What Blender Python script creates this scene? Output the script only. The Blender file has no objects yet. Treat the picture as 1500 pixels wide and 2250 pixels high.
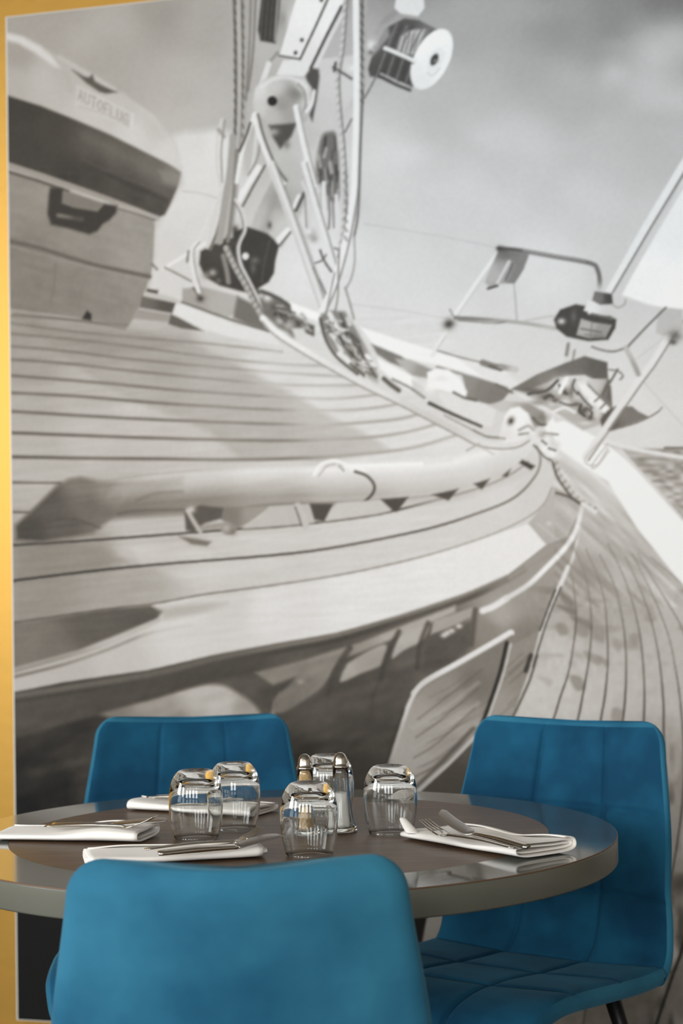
import bpy, bmesh, math, random
import numpy as np
from mathutils import Vector, Matrix

C = bpy.context.scene.collection
SC = bpy.context.scene

# ---------------------------------------------------------------- camera, world, lights, exposure
cam_d = bpy.data.cameras.new('camera')
cam = bpy.data.objects.new('camera', cam_d); C.objects.link(cam)
RIGHT = Vector((0.99985, 0.000546, -0.017137)); UP = Vector((0.017145, -0.031818, 0.999347)); FWD = Vector((0.0, 0.999494, 0.031823))
HC = 1.14593
cam.matrix_world = Matrix(((RIGHT.x, UP.x, -FWD.x, 0), (RIGHT.y, UP.y, -FWD.y, 0), (RIGHT.z, UP.z, -FWD.z, HC), (0, 0, 0, 1)))
cam_d.sensor_fit = 'VERTICAL'; cam_d.sensor_height = 36.0; cam_d.sensor_width = 24.0
cam_d.lens = 36.0*3800/2250
cam_d.clip_start = 0.05
cam_d.dof.use_dof = True; cam_d.dof.focus_distance = 2.45; cam_d.dof.aperture_fstop = 5.0
SC.camera = cam

SC.view_settings.view_transform = 'Standard'; SC.view_settings.look = 'None'
SC.view_settings.exposure = -0.06; SC.view_settings.gamma = 1.0; SC.view_settings.use_curve_mapping = False
SC.cycles.max_bounces = 14; SC.cycles.transmission_bounces = 12; SC.cycles.glossy_bounces = 6; SC.cycles.diffuse_bounces = 4
SC.cycles.sample_clamp_indirect = 4.0; SC.cycles.blur_glossy = 0.4

world = bpy.data.worlds.new('world'); SC.world = world; world.use_nodes = True
bg = world.node_tree.nodes['Background']; bg.inputs[0].default_value = (.75, .80, .88, 1); bg.inputs[1].default_value = 0.35

# the mural wall stands askew to the camera: O = foot of the mural's left edge, (u along the wall, d out into the room, z up)
O = Vector((-0.7836, 4.1, 0.0)); YAW = math.radians(15.5)
DU = Vector((math.cos(YAW), -math.sin(YAW), 0)); DN = Vector((-math.sin(YAW), -math.cos(YAW), 0))
def W(u, d, z): return O + DU*u + DN*d + Vector((0, 0, z))
ROOM_U0, ROOM_U1, ROOM_D, ROOM_H = -2.4, 4.6, 7.6, 3.0
FRONT_WINDOWS = [(-1.7, -.6), (-.1, 1.0), (1.5, 2.6), (3.1, 4.2)]       # u ranges in the wall behind the camera
LEFT_WINDOWS = [(2.7, 4.2), (5.0, 6.5)]                                  # d ranges in the left wall
WZ0, WZ1 = 1.05, 2.80
def window_light(p, n, w, h, power, col):
    l = bpy.data.lights.new('daylight', 'AREA'); l.shape = 'RECTANGLE'; l.size = w; l.size_y = h; l.energy = power; l.color = col
    o = bpy.data.objects.new('daylight', l); C.objects.link(o)
    z = -n; y = Vector((0, 0, 1)); x = y.cross(z)
    o.matrix_world = Matrix(((x.x, y.x, z.x, p.x), (x.y, y.y, z.y, p.y), (x.z, y.z, z.z, p.z), (0, 0, 0, 1)))
for a, b in FRONT_WINDOWS: window_light(W((a+b)/2, ROOM_D-.10, (WZ0+WZ1)/2), -DN, b-a-.16, WZ1-WZ0-.16, 74, (.94, .978, 1.0))
for a, b in LEFT_WINDOWS: window_light(W(ROOM_U0+.10, (a+b)/2, (WZ0+WZ1)/2), DU, b-a-.16, WZ1-WZ0-.16, 112, (.94, .978, 1.0))

# small warm ceiling spots down the room; they sparkle in the glasses and in the shaker caps
for u, d in [(u, d) for u in (-.6, .6, 1.8, 3.0) for d in (4.6, 5.8, 6.9)]:
    l = bpy.data.lights.new('ceiling_spot', 'POINT'); l.energy = 5.0; l.shadow_soft_size = .045; l.color = (1.0, .86, .66)
    o = bpy.data.objects.new('ceiling_spot', l); C.objects.link(o); o.location = W(u, d, 2.72)

# ---------------------------------------------------------------- helpers
def lin(c):
    c = np.asarray(c, float)/255.0
    return np.where(c <= .04045, c/12.92, ((c+.055)/1.055)**2.4)
def L3(r, g, b): return tuple(float(v) for v in lin((r, g, b))) + (1.0,)

def mat(name, col=(.5, .5, .5, 1), rough=.5, metal=0.0, noise=None, bump=None, **kw):
    m = bpy.data.materials.new(name); m.use_nodes = True; nt = m.node_tree; b = nt.nodes['Principled BSDF']
    b.inputs['Base Color'].default_value = col; b.inputs['Roughness'].default_value = rough; b.inputs['Metallic'].default_value = metal
    for k, v in kw.items(): b.inputs[k.replace('_', ' ')].default_value = v
    def tex(scale, detail=4):
        tc = nt.nodes.new('ShaderNodeTexCoord'); mp = nt.nodes.new('ShaderNodeMapping'); n = nt.nodes.new('ShaderNodeTexNoise')
        nt.links.new(tc.outputs['Object'], mp.inputs['Vector']); nt.links.new(mp.outputs['Vector'], n.inputs['Vector'])
        mp.inputs['Scale'].default_value = scale if isinstance(scale, tuple) else (scale,)*3
        n.inputs['Scale'].default_value = 1.0; n.inputs['Detail'].default_value = detail; return n
    if noise:
        scale, c2, lo, hi = noise
        n = tex(scale); r = nt.nodes.new('ShaderNodeValToRGB'); r.color_ramp.elements[0].position = lo; r.color_ramp.elements[1].position = hi
        r.color_ramp.elements[0].color = col; r.color_ramp.elements[1].color = c2
        nt.links.new(n.outputs['Fac'], r.inputs['Fac']); nt.links.new(r.outputs['Color'], b.inputs['Base Color'])
    if bump:
        scale, st, dist = bump
        n = tex(scale, 6); bp = nt.nodes.new('ShaderNodeBump'); bp.inputs['Strength'].default_value = st; bp.inputs['Distance'].default_value = dist
        nt.links.new(n.outputs['Fac'], bp.inputs['Height']); nt.links.new(bp.outputs['Normal'], b.inputs['Normal'])
    return m

M = {}
M['gold'] = mat('gold_lacquer', L3(178, 138, 68), .47, 1.0, bump=(26, .05, .01))
M['plaster'] = mat('warm_plaster', L3(160, 154, 146), .9, noise=(3, L3(150, 144, 136), .35, .7))
M['ceiling'] = mat('ceiling_paint', L3(140, 134, 126), .95)
M['floor'] = mat('dark_floor', L3(58, 48, 40), .45, noise=((3, 30, 1), L3(44, 36, 30), .35, .65))
M['skirting'] = mat('skirting_paint', L3(168, 156, 140), .6)
M['frame'] = mat('window_paint', L3(225, 222, 215), .5)
M['core'] = mat('panel_core', L3(206, 206, 200), .45)
M['ring'] = mat('grey_gloss_laminate', L3(80, 82, 76), .08, noise=((60, 60, 60), L3(76, 78, 72), .4, .6), Specular_IOR_Level=.6)
M['band'] = mat('grey_edge_laminate', L3(98, 98, 88), .30)
M['under'] = mat('raw_underside', L3(92, 74, 58), .8)
M['edgeline'] = mat('brown_joint', L3(96, 66, 40), .5)
M['wood'] = mat('brown_veneer', L3(104, 80, 58), .40, noise=((9, 130, 9), L3(72, 54, 39), .32, .68), bump=((12, 200, 12), .06, .002), Specular_IOR_Level=.3)
M['black'] = mat('black_steel', L3(30, 29, 29), .4, .6)
M['velvet'] = mat('petrol_blue_velvet_shaded', L3(24, 88, 118), .9, noise=(8, L3(12, 62, 90), .36, .62), bump=(420, .12, .0012), Specular_IOR_Level=.2, Sheen_Weight=.12, Sheen_Roughness=.45, Sheen_Tint=(.25, .62, .8, 1))  # pads: the chair velvet with its shaded look put into the colour
M['velvet_lit'] = mat('petrol_blue_velvet_lit', L3(50, 116, 142), .9, noise=(5, L3(26, 82, 110), .34, .64), bump=(420, .1, .0012), Specular_IOR_Level=.2, Sheen_Weight=.15, Sheen_Roughness=.45, Sheen_Tint=(.3, .65, .82, 1))  # shell: same velvet, lightened to its lit look; patches are worn nap
M['linen'] = mat('white_linen', L3(236, 231, 224), .9, bump=(900, .15, .0006), Sheen_Weight=.15)
M['steel'] = mat('polished_steel', L3(205, 200, 190), .14, 1.0)
M['steel_satin'] = mat('satin_steel', L3(196, 194, 192), .34, 1.0)
M['salt'] = mat('fine_salt', L3(240, 238, 234), .95, bump=(700, .4, .001))
M['pepper'] = mat('ground_pepper', L3(216, 182, 130), .95, noise=(500, L3(180, 142, 94), .45, .6), bump=(700, .4, .001))
def glass(name, col, rough=0.0):
    m = bpy.data.materials.new(name); m.use_nodes = True; nt = m.node_tree; nt.nodes.clear()
    o = nt.nodes.new('ShaderNodeOutputMaterial'); g = nt.nodes.new('ShaderNodeBsdfGlass'); g.inputs['IOR'].default_value = 1.5
    g.inputs['Color'].default_value = col; g.inputs['Roughness'].default_value = rough
    nt.links.new(g.outputs[0], o.inputs['Surface']); return m
M['glass'] = glass('clear_glass', (.985, .99, .985, 1))
M['pane'] = mat('window_pane', (1, 1, 1, 1), .02, Transmission_Weight=1.0)

def mesh_obj(name, bm, m, parent=None, smooth=True):
    me = bpy.data.meshes.new(name); bm.normal_update(); bm.to_mesh(me); bm.free()
    if smooth:
        for p in me.polygons: p.use_smooth = True
    o = bpy.data.objects.new(name, me); C.objects.link(o); me.materials.append(m)
    if parent: o.parent = parent
    return o
def thing(name, label, cat, loc=(0, 0, 0), rz=0.0, group=None):
    o = bpy.data.objects.new(name, None); o.empty_display_size = .05; C.objects.link(o)
    o.location = loc; o.rotation_euler = (0, 0, rz); tag(o, label, cat, group); return o
def tag(o, label, cat, group=None):
    o['label'] = label; o['category'] = cat
    if group: o['group'] = group
def struct(name, bm, m, parent=None, smooth=False):
    o = mesh_obj(name, bm, m, parent, smooth)
    if not parent: o['kind'] = 'structure'
    return o
def quad_box(bm, pts8):
    v = [bm.verts.new(p) for p in pts8]
    for f in ((0,1,2,3),(7,6,5,4),(0,4,5,1),(1,5,6,2),(2,6,7,3),(3,7,4,0)): bm.faces.new([v[i] for i in f])
    return v
def wbox(bm, u0, u1, d0, d1, z0, z1):
    quad_box(bm, [W(u0,d0,z0),W(u1,d0,z0),W(u1,d1,z0),W(u0,d1,z0),W(u0,d0,z1),W(u1,d0,z1),W(u1,d1,z1),W(u0,d1,z1)])
def lathe(bm, prof, n=64, mod=None, cap=False):
    rings = []
    for r, z in prof:
        if r < 1e-6: rings.append([bm.verts.new((0, 0, z))])
        else: rings.append([bm.verts.new((r*(1 if mod is None else mod(2*math.pi*i/n, z))*math.cos(2*math.pi*i/n), r*(1 if mod is None else mod(2*math.pi*i/n, z))*math.sin(2*math.pi*i/n), z)) for i in range(n)])
    for a, b in zip(rings, rings[1:]):
        for i in range(n):
            j = (i+1) % n
            if len(a) == 1 and len(b) > 1: bm.faces.new((a[0], b[i], b[j]))
            elif len(b) == 1 and len(a) > 1: bm.faces.new((a[i], a[j], b[0]))
            elif len(a) > 1: bm.faces.new((a[i], a[j], b[j], b[i]))
    bmesh.ops.recalc_face_normals(bm, faces=bm.faces[:])
def spline(pts, n=8):
    p = [Vector(q) for q in pts]; q = [2*p[0]-p[1]] + p + [2*p[-1]-p[-2]]; out = []
    for i in range(len(q)-3):
        a, b, c, d = q[i:i+4]
        for k in range(n):
            t = k/n; out.append(.5*((2*b) + (c-a)*t + (2*a-5*b+4*c-d)*t*t + (3*b-a-3*c+d)*t**3))
    out.append(p[-1]); return out
def tube(bm, pts, rad, n=12):
    rings = []
    for i, p in enumerate(pts):
        t = (pts[min(i+1, len(pts)-1)] - pts[max(i-1, 0)]).normalized()
        s = t.cross(Vector((0, 0, 1))) if abs(t.z) < .95 else t.cross(Vector((1, 0, 0))); s.normalize(); w = s.cross(t)
        r = rad(i/(len(pts)-1)) if callable(rad) else rad
        rings.append([bm.verts.new(p + (s*math.cos(2*math.pi*k/n) + w*math.sin(2*math.pi*k/n))*r) for k in range(n)])
    for a, b in zip(rings, rings[1:]):
        for k in range(n): bm.faces.new((a[k], a[(k+1) % n], b[(k+1) % n], b[k]))
    bm.faces.new(rings[0][::-1]); bm.faces.new(rings[-1])

# ---------------------------------------------------------------- the room
bm = bmesh.new(); wbox(bm, ROOM_U0-.2, ROOM_U1+.2, -.22, ROOM_D+.2, -.1, 0); struct('floor', bm, M['floor'])
bm = bmesh.new(); wbox(bm, ROOM_U0-.2, ROOM_U1+.2, -.22, ROOM_D+.2, ROOM_H, ROOM_H+.1); struct('ceiling', bm, M['ceiling'])
bm = bmesh.new(); wbox(bm, ROOM_U0-.2, ROOM_U1+.2, -.22, -.02, 0, ROOM_H); struct('wall_back', bm, M['gold'])
bm = bmesh.new(); wbox(bm, ROOM_U0, ROOM_U1, -.02, -.004, 0, .075); struct('baseboard_back', bm, M['skirting'])
bm = bmesh.new(); wbox(bm, ROOM_U1, ROOM_U1+.2, -.02, ROOM_D, 0, ROOM_H); struct('wall_right', bm, M['plaster'])
bm = bmesh.new(); e = ROOM_U0
for a, b in FRONT_WINDOWS + [(ROOM_U1, ROOM_U1)]:
    wbox(bm, e, a, ROOM_D, ROOM_D+.2, 0, ROOM_H); e = b
    if b > a: wbox(bm, a, b, ROOM_D, ROOM_D+.2, 0, WZ0); wbox(bm, a, b, ROOM_D, ROOM_D+.2, WZ1, ROOM_H)
struct('wall_front', bm, M['plaster'])
bm = bmesh.new(); e = -.02
for a, b in LEFT_WINDOWS + [(ROOM_D, ROOM_D)]:
    wbox(bm, ROOM_U0-.2, ROOM_U0, e, a, 0, ROOM_H); e = b
    if b > a: wbox(bm, ROOM_U0-.2, ROOM_U0, a, b, 0, WZ0); wbox(bm, ROOM_U0-.2, ROOM_U0, a, b, WZ1, ROOM_H)
struct('wall_left', bm, M['plaster'])
k = 0
for side, spans in (('f', FRONT_WINDOWS), ('l', LEFT_WINDOWS)):
    for a, b in spans:
        k += 1
        def fb(bm, p0, p1, q0, q1):
            if side == 'f': wbox(bm, p0, p1, ROOM_D+.02, ROOM_D+.10, q0, q1)
            else: wbox(bm, ROOM_U0-.10, ROOM_U0-.02, p0, p1, q0, q1)
        bm = bmesh.new()
        fb(bm, a, a+.07, WZ0, WZ1); fb(bm, b-.07, b, WZ0, WZ1); fb(bm, a+.07, b-.07, WZ0, WZ0+.07); fb(bm, a+.07, b-.07, WZ1-.07, WZ1); fb(bm, (a+b)/2-.025, (a+b)/2+.025, WZ0+.07, WZ1-.07)
        wo = struct('window_%d' % k, bm, M['frame'])
        for p0, p1 in ((a+.07, (a+b)/2-.025), ((a+b)/2+.025, b-.07)):
            bm = bmesh.new()
            if side == 'f': wbox(bm, p0, p1, ROOM_D+.055, ROOM_D+.065, WZ0+.07, WZ1-.07)
            else: wbox(bm, ROOM_U0-.065, ROOM_U0-.055, p0, p1, WZ0+.07, WZ1-.07)
            mesh_obj('pane', bm, M['pane'], wo, False)
# ---------------------------------------------------------------- the printed boat photograph (flat print, painted in print units)
PX0, PY0, PX1, PY1, CELL = -20.0, -140.0, 1700.0, 2330.0, 2.0
PW, PH = int((PX1 - PX0) / CELL), int((PY1 - PY0) / CELL)
INK = np.full((PH, PW), 180.0, np.float32)
GX, GY = np.meshgrid(PX0 + (np.arange(PW) + .5) * CELL, PY0 + (np.arange(PH) + .5) * CELL)
GX = GX.astype(np.float32); GY = GY.astype(np.float32)

def catmull(p, n=6, closed=False):
    p = np.asarray(p, float)
    if len(p) < 3: return p
    q = np.vstack([p[-1], p, p[0], p[1]]) if closed else np.vstack([2*p[0]-p[1], p, 2*p[-1]-p[-2]])
    out = []
    for i in range(len(q) - 3):
        a, b, c, d = q[i:i+4]
        for t in np.linspace(0, 1, n, endpoint=False):
            out.append(.5*((2*b) + (c-a)*t + (2*a-5*b+4*c-d)*t*t + (3*b-a-3*c+d)*t**3))
    if not closed: out.append(q[-2])
    return np.array(out)

def window(x0, y0, x1, y1):
    i0 = max(0, int((x0-PX0)/CELL)-1); i1 = min(PW, int((x1-PX0)/CELL)+2)
    j0 = max(0, int((y0-PY0)/CELL)-1); j1 = min(PH, int((y1-PY0)/CELL)+2)
    return (slice(j0, j1), slice(i0, i1)) if i1 > i0 and j1 > j0 else None

def tone(val, sl):
    if not isinstance(val, list): return float(val)
    X, Y = GX[sl], GY[sl]; a = np.zeros_like(X); b = np.zeros_like(X)
    for x, y, v in val:
        w = 1.0 / ((X-x)**2 + (Y-y)**2 + 60.0)**1.5
        a += w*v; b += w
    return a / b

def lay(sl, m, val, alpha):
    m = np.clip(m, 0, 1) * alpha
    INK[sl] += m * (tone(val, sl) - INK[sl])

def P(pts, val, soft=4.0, alpha=1.0, sm=0):
    p = catmull(pts, 5, True) if sm else np.asarray(pts, float)
    sl = window(p[:,0].min()-soft, p[:,1].min()-soft, p[:,0].max()+soft, p[:,1].max()+soft)
    if sl is None: return
    X, Y = GX[sl], GY[sl]; d2 = np.full(X.shape, 1e9, np.float32); ins = np.zeros(X.shape, bool)
    for (ax, ay), (bx, by) in zip(p, np.roll(p, -1, 0)):
        ex, ey = bx-ax, by-ay
        L2 = ex*ex + ey*ey
        if L2 < 1e-9: continue
        t = np.clip(((X-ax)*ex + (Y-ay)*ey)/L2, 0, 1)
        d2 = np.minimum(d2, (X-ax-t*ex)**2 + (Y-ay-t*ey)**2)
        if abs(ey) > 1e-9:
            ins ^= ((ay > Y) != (by > Y)) & (X < ax + (Y-ay)*ex/ey)
    d = np.sqrt(d2)
    lay(sl, .5 + np.where(ins, d, -d)/soft, val, alpha)

def L(pts, w, val, soft=3.0, alpha=1.0, w2=None, sm=1):
    p = catmull(pts, 5) if sm else np.asarray(pts, float)
    w2 = w if w2 is None else w2
    hw = np.linspace(w, w2, len(p))/2
    r = hw.max() + soft
    sl = window(p[:,0].min()-r, p[:,1].min()-r, p[:,0].max()+r, p[:,1].max()+r)
    if sl is None: return
    X, Y = GX[sl], GY[sl]; best = np.full(X.shape, -1e9, np.float32)
    for k in range(len(p)-1):
        (ax, ay), (bx, by) = p[k], p[k+1]; ex, ey = bx-ax, by-ay
        t = np.clip(((X-ax)*ex + (Y-ay)*ey)/max(ex*ex+ey*ey, 1e-9), 0, 1)
        best = np.maximum(best, hw[k] + t*(hw[k+1]-hw[k]) - np.sqrt((X-ax-t*ex)**2 + (Y-ay-t*ey)**2))
    lay(sl, .5 + best/soft, val, alpha)

def B(x, y, rx, ry, val, alpha=1.0, ang=0.0, hard=0):
    r = max(rx, ry)*(1.3 if hard else 2.6)
    sl = window(x-r, y-r, x+r, y+r)
    if sl is None: return
    c, s = math.cos(ang), math.sin(ang); X, Y = GX[sl]-x, GY[sl]-y
    q = np.sqrt(((c*X+s*Y)/rx)**2 + ((-s*X+c*Y)/ry)**2)
    lay(sl, (1-q)*min(rx, ry)/3.0 + .5 if hard else np.exp(-q*q), val, alpha)

def off(pts, dx, dy): return [(x+dx, y+dy) for x, y in pts]

def R(pts, w, val, edge, side=(1, 0), ew=4, twist=0):     # a rope or tube: light body, dark edge on one side, twist marks
    L(pts, w, val)
    L(off(pts, side[0]*w*.5, side[1]*w*.5), ew, edge, 3.5, .85)
    if twist:
        p = catmull(pts, 5); s = np.concatenate([[0], np.cumsum(np.hypot(*np.diff(p, axis=0).T))])
        for q in np.arange(twist*.5, s[-1], twist):
            x = np.interp(q, s, p[:,0]); y = np.interp(q, s, p[:,1])
            L([(x-w*.3, y+w*.3), (x+w*.35, y-w*.3)], 4, edge, 4, .28+.3*prng.random(), sm=0)

prng = np.random.default_rng(7)
def vnoise(cx, cy, seed, ang=0.0):          # smooth value noise over the whole print, cell size cx by cy
    g = np.random.default_rng(seed).random((256, 256)).astype(np.float32)
    c, s = math.cos(ang), math.sin(ang)
    X = (c*GX + s*GY)/cx + 40; Y = (-s*GX + c*GY)/cy + 40
    i = np.floor(X).astype(int); j = np.floor(Y).astype(int); fx = X-i; fy = Y-j
    fx = fx*fx*(3-2*fx); fy = fy*fy*(3-2*fy); i %= 255; j %= 255
    return (g[j,i]*(1-fx)+g[j,i+1]*fx)*(1-fy) + (g[j+1,i]*(1-fx)+g[j+1,i+1]*fx)*fy - .5

ALL = (slice(0, PH), slice(0, PW))
def paint_print():  # tones also hold room glare high up and table shade low down, painted in
    # --- sky and clouds
    INK[:] = tone([(60,55,160),(250,60,168),(450,60,165),(60,-60,140),(350,20,155),(200,150,166),(400,200,176),(430,260,185),(600,100,180),(1000,60,166),
        (1250,45,150),(1470,15,126),(1350,110,155),(1350,60,140),(1000,200,184),(1250,200,178),(1150,350,200),(1350,330,190),(1450,340,184),(1050,450,208),(1300,450,202),
        (1450,500,204),(900,650,218),(1200,600,217),(1000,760,220),(1350,860,220),(1480,800,214),(820,350,206),(1650,-60,115),(1650,500,200),(900,-90,140),(700,600,220)], ALL)
    INK[:] += vnoise(150, 90, 1)*7 + vnoise(60, 45, 2)*4
    P([(378,300),(405,290),(440,288),(480,282),(520,300),(540,420),(500,560),(330,640),(340,500),(400,400)], [(430,310,215),(470,330,222),(420,420,218),(450,500,212),(380,560,208)], 22, .9)
    for x,y,rx,ry,v,a in ((1440,120,60,60,196,.85),(1490,90,60,50,192,.8),(1350,165,40,32,196,.8),(1420,190,70,50,197,.8),(1480,220,80,35,196,.8),(1330,200,30,28,186,.5),
        (1450,265,70,20,178,.5),(880,340,70,32,214,.7),(830,365,50,25,212,.6),(1065,300,40,20,206,.5),(1150,25,80,26,168,.6),(1100,35,50,22,166,.5),(1400,310,60,30,182,.5),(240,60,60,30,172,.5),(360,20,40,22,150,.4)):
        B(x,y,rx,ry,v,a)
    L([(400,420),(440,425),(475,435)], 3, 190)
    L([(800,492),(900,508),(1000,525),(1095,545)], 3, 190, 3, .8)
    L([(770,668),(880,682),(985,700)], 3, 196, 3, .8)
    # --- horizon, sea
    P([(1365,985),(1700,985),(1700,1360),(1500,1140),(1430,1060)], [(1420,1000,165),(1480,1010,160),(1490,1080,180),(1650,1100,165)], 5)
    sl = window(1380,990,1700,1300); INK[sl] += (vnoise(16,7,5)[sl]*55)*(INK[sl] < 185)
    L([(1460,984),(1560,984)], 5, 120)
    # --- planked foredeck, whole area
    P([(-20,640),(280,705),(385,668),(450,690),(590,724),(640,765),(760,830),(900,890),(1060,985),(1150,990),(1215,1010),(1260,1080),(1290,1110),(1270,1160),(1200,1240),(1100,1300),(700,1420),(-20,1540)],
      [(60,720,152),(60,800,155),(60,900,170),(60,1000,176),(200,730,158),(200,860,175),(300,900,190),(200,960,186),(100,1060,176),(400,740,175),(350,780,172),(500,850,192),(600,950,196),(450,700,212),
       (600,800,214),(700,880,218),(800,950,218),(900,960,220),(480,985,192),(650,995,207),(1000,980,222),(100,1230,140),(300,1190,188),(200,1225,150),(600,1190,200),(900,1130,210),(1100,1090,214),
       (80,1310,148),(300,1280,165),(500,1260,196),(800,1220,206),(1050,1150,210),(1160,1080,208)], 3)
    P([(95,745),(150,790),(210,835),(290,880),(380,915),(460,950),(530,1008),(700,1015),(860,990),(800,950),(730,918),(650,870),(590,838),(520,800),(450,765),(405,738),(300,725)], 140, 14, .36)
    P([(40,700),(250,720),(330,735),(400,760),(250,780),(100,745)], 130, 18, .3)
    seams = [[(-20,692),(150,702),(275,722)],[(-20,704),(140,726),(300,742),(467,756),(620,773)],[(-20,729),(150,745),(280,760),(490,788),(620,800),(717,804)],[(-20,757),(140,771),(261,786),(400,800),(532,812),(600,818),(760,828)],
        [(-20,787),(140,798),(261,812),(400,826),(583,843),(700,847),(800,846)],[(-20,822),(210,840),(400,858),(600,871),(733,876),(840,866)],[(-20,861),(160,870),(327,884),(467,893),(600,900),(743,902),(830,895),(890,884)],
        [(-20,901),(261,918),(467,927),(620,932),(743,932),(867,922),(927,908)],[(-20,949),(261,960),(467,966),(640,968),(800,962),(900,948),(970,928)],[(-20,1003),(200,1007),(327,1008),(500,1010),(660,1007),(767,1000),(900,985),(1013,953)]]
    tn = [(60,720,122),(60,850,105),(60,1000,85),(300,760,125),(300,900,105),(300,1005,100),(500,790,150),(600,830,185),(700,900,188),(560,900,135),(560,960,125),(800,960,165),(950,940,175),(600,1005,120),(1000,960,190)]
    for k, s in enumerate(seams): L(s, 4.6 + k*.26, tn, 5)
    L([(-20,1059),(80,1061),(135,1061)], 5, 100); L([(-20,1124),(65,1126)], 5, 100)
    # --- planks below the rail
    P([(36,1197),(160,1190),(240,1210),(280,1235),(200,1254),(36,1274)], 128, 18, .5)
    P([(36,1280),(200,1258),(300,1262),(360,1290),(330,1325),(250,1334),(36,1366)], [(80,1310,138),(280,1290,158),(330,1310,165)], 16, .6)
    P([(290,1205),(390,1190),(470,1215),(460,1230),(310,1245)], 205, 14, .5)
    P([(350,1250),(600,1222),(620,1250),(480,1275),(400,1280)], 205, 20, .5)
    # bright coaming
    lo = [(-20,1528),(33,1521),(140,1499),(327,1472),(467,1440),(607,1414),(740,1391),(880,1352),(1020,1305),(1113,1265),(1165,1225),(1200,1197)]
    up = [(1160,1151),(1067,1181),(927,1225),(763,1262),(600,1287),(450,1307),(330,1329),(250,1336),(-20,1374)]
    P(lo+up, [(60,1505,180),(150,1475,178),(250,1440,188),(400,1380,206),(600,1340,216),(800,1300,224),(1000,1230,230),(1130,1180,232),(500,1330,200)], 4)
    P([(-20,1375),(250,1337),(330,1330),(357,1343),(345,1360),(270,1390),(170,1430),(-20,1482)], [(60,1410,118),(200,1380,92),(300,1350,90),(120,1440,112)], 8)
    L([(-20,1490),(20,1478),(120,1450),(220,1420),(300,1385),(350,1362)], 8, [(50,1470,140),(330,1370,180)], 6)
    L([(-20,1500),(20,1490),(140,1460),(240,1426),(320,1394),(420,1372)], 6, [(50,1485,110),(250,1420,140),(400,1375,195)], 6)
    P([(345,1335),(420,1325),(500,1325),(430,1350),(360,1362)], 150, 16, .55)
    # end-grain corner of the coaming
    P([(1160,1150),(1192,1112),(1215,1070),(1260,1085),(1283,1110),(1272,1150),(1235,1200),(1200,1232),(1120,1270),(1113,1265),(1200,1197)], [(1230,1120,182),(1240,1170,178),(1180,1230,165),(1250,1090,185)], 4)
    L([(1180,1150),(1230,1190)], 5, 200, 5, .6); B(1206,1150,6,4,215,.8)
    # seams under the rail
    L([(-20,1200),(30,1198),(200,1187),(400,1172),(520,1163),(600,1158),(700,1148),(830,1130),(960,1098),(1060,1070),(1120,1043),(1160,1015)], 5.5, [(100,1195,62),(500,1163,70),(900,1110,85),(1100,1050,110)])
    L([(-20,1284),(30,1276),(200,1255),(350,1240),(600,1220),(740,1202),(927,1165),(1043,1130),(1127,1095),(1174,1048),(1187,1011),(1179,980)], 5.5, [(100,1266,48),(500,1230,70),(900,1170,90),(1120,1100,125),(1180,1010,140)])
    L([(-20,1376),(30,1368),(250,1336),(330,1328),(450,1306),(600,1286),(763,1260),(927,1223),(1067,1179),(1151,1141),(1193,1109),(1212,1071)], 4, [(100,1350,90),(450,1306,115),(760,1260,140),(1100,1160,165)])
    INK[:] += (vnoise(90,7,11,-.10)*7 + vnoise(40,5,12,-.08)*5)*((GY > 690) & (GY < 1420) & (GX < 1000))
    # --- the hull
    P([(-20,1531)]+lo[2:]+[(1245,1180),(1282,1105),(1282,1130),(1250,1240),(1200,1340),(1160,1460),(1120,1580),(1020,1745),(960,1900),(880,2330),(-20,2330)],
      [(60,1580,66),(60,1690,48),(150,1640,56),(120,1720,38),(60,1800,24),(200,1850,22),(400,1900,24),(300,1620,80),(500,1620,95),(660,1660,62),(700,1580,88),(760,1560,82),(750,1650,72),(700,1720,66),(830,1600,78),(840,1500,84),(900,1440,95),
       (960,1420,88),(1000,1400,104),(1070,1390,135),(1100,1350,165),(1160,1300,152),(1190,1250,155),(1080,1450,125),(1150,1400,128),(60,2100,14),(500,2100,18),(900,2000,40)], 4)
    P([(170,1660),(210,1630),(260,1640),(220,1720),(180,1780),(160,1740)], 82, 36, .5)
    P([(60,1690),(180,1660),(200,1680),(80,1720)], 70, 24, .5)
    P([(215,1566),(261,1551),(327,1537),(387,1519),(443,1505),(490,1507),(527,1526),(560,1551),(572,1580),(540,1620),(430,1650),(330,1620),(280,1590)], [(260,1558,130),(340,1545,150),(430,1540,176),(480,1555,182),(545,1560,150),(400,1600,135)], 12, 1, 1)
    P([(590,1580),(600,1550),(615,1520),(600,1590)], 150, 8, .7)
    P([(-20,1552),(300,1500),(500,1452),(700,1418),(700,1440),(560,1475),(440,1505),(300,1545),(200,1575),(-20,1636)], [(60,1570,82),(300,1520,76),(480,1480,74),(680,1430,88)], 10)
    L([(-20,1540),(30,1530),(327,1482),(467,1448),(607,1422),(740,1398),(880,1358),(1020,1312),(1113,1272)], 14, [(100,1520,100),(400,1470,98),(740,1400,120),(1000,1320,130)], 9)
    L([(330,1502),(467,1462),(607,1432),(740,1406),(880,1364),(1020,1318),(1100,1281),(1150,1252)], 12, [(400,1490,75),(740,1406,72),(1000,1320,88),(1140,1256,130)], 7)
    # reflections in the varnish
    P([(560,1478),(660,1452),(790,1412),(900,1368),(1000,1330),(1000,1345),(900,1388),(800,1430),(690,1470),(600,1505)], [(620,1475,128),(760,1430,140),(880,1385,165),(980,1340,170)], 8)
    P([(672,1460),(760,1434),(735,1468),(720,1492),(700,1516),(640,1556),(608,1566),(600,1540),(640,1500)], [(720,1460,132),(640,1540,118)], 8, 1, 1)
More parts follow.
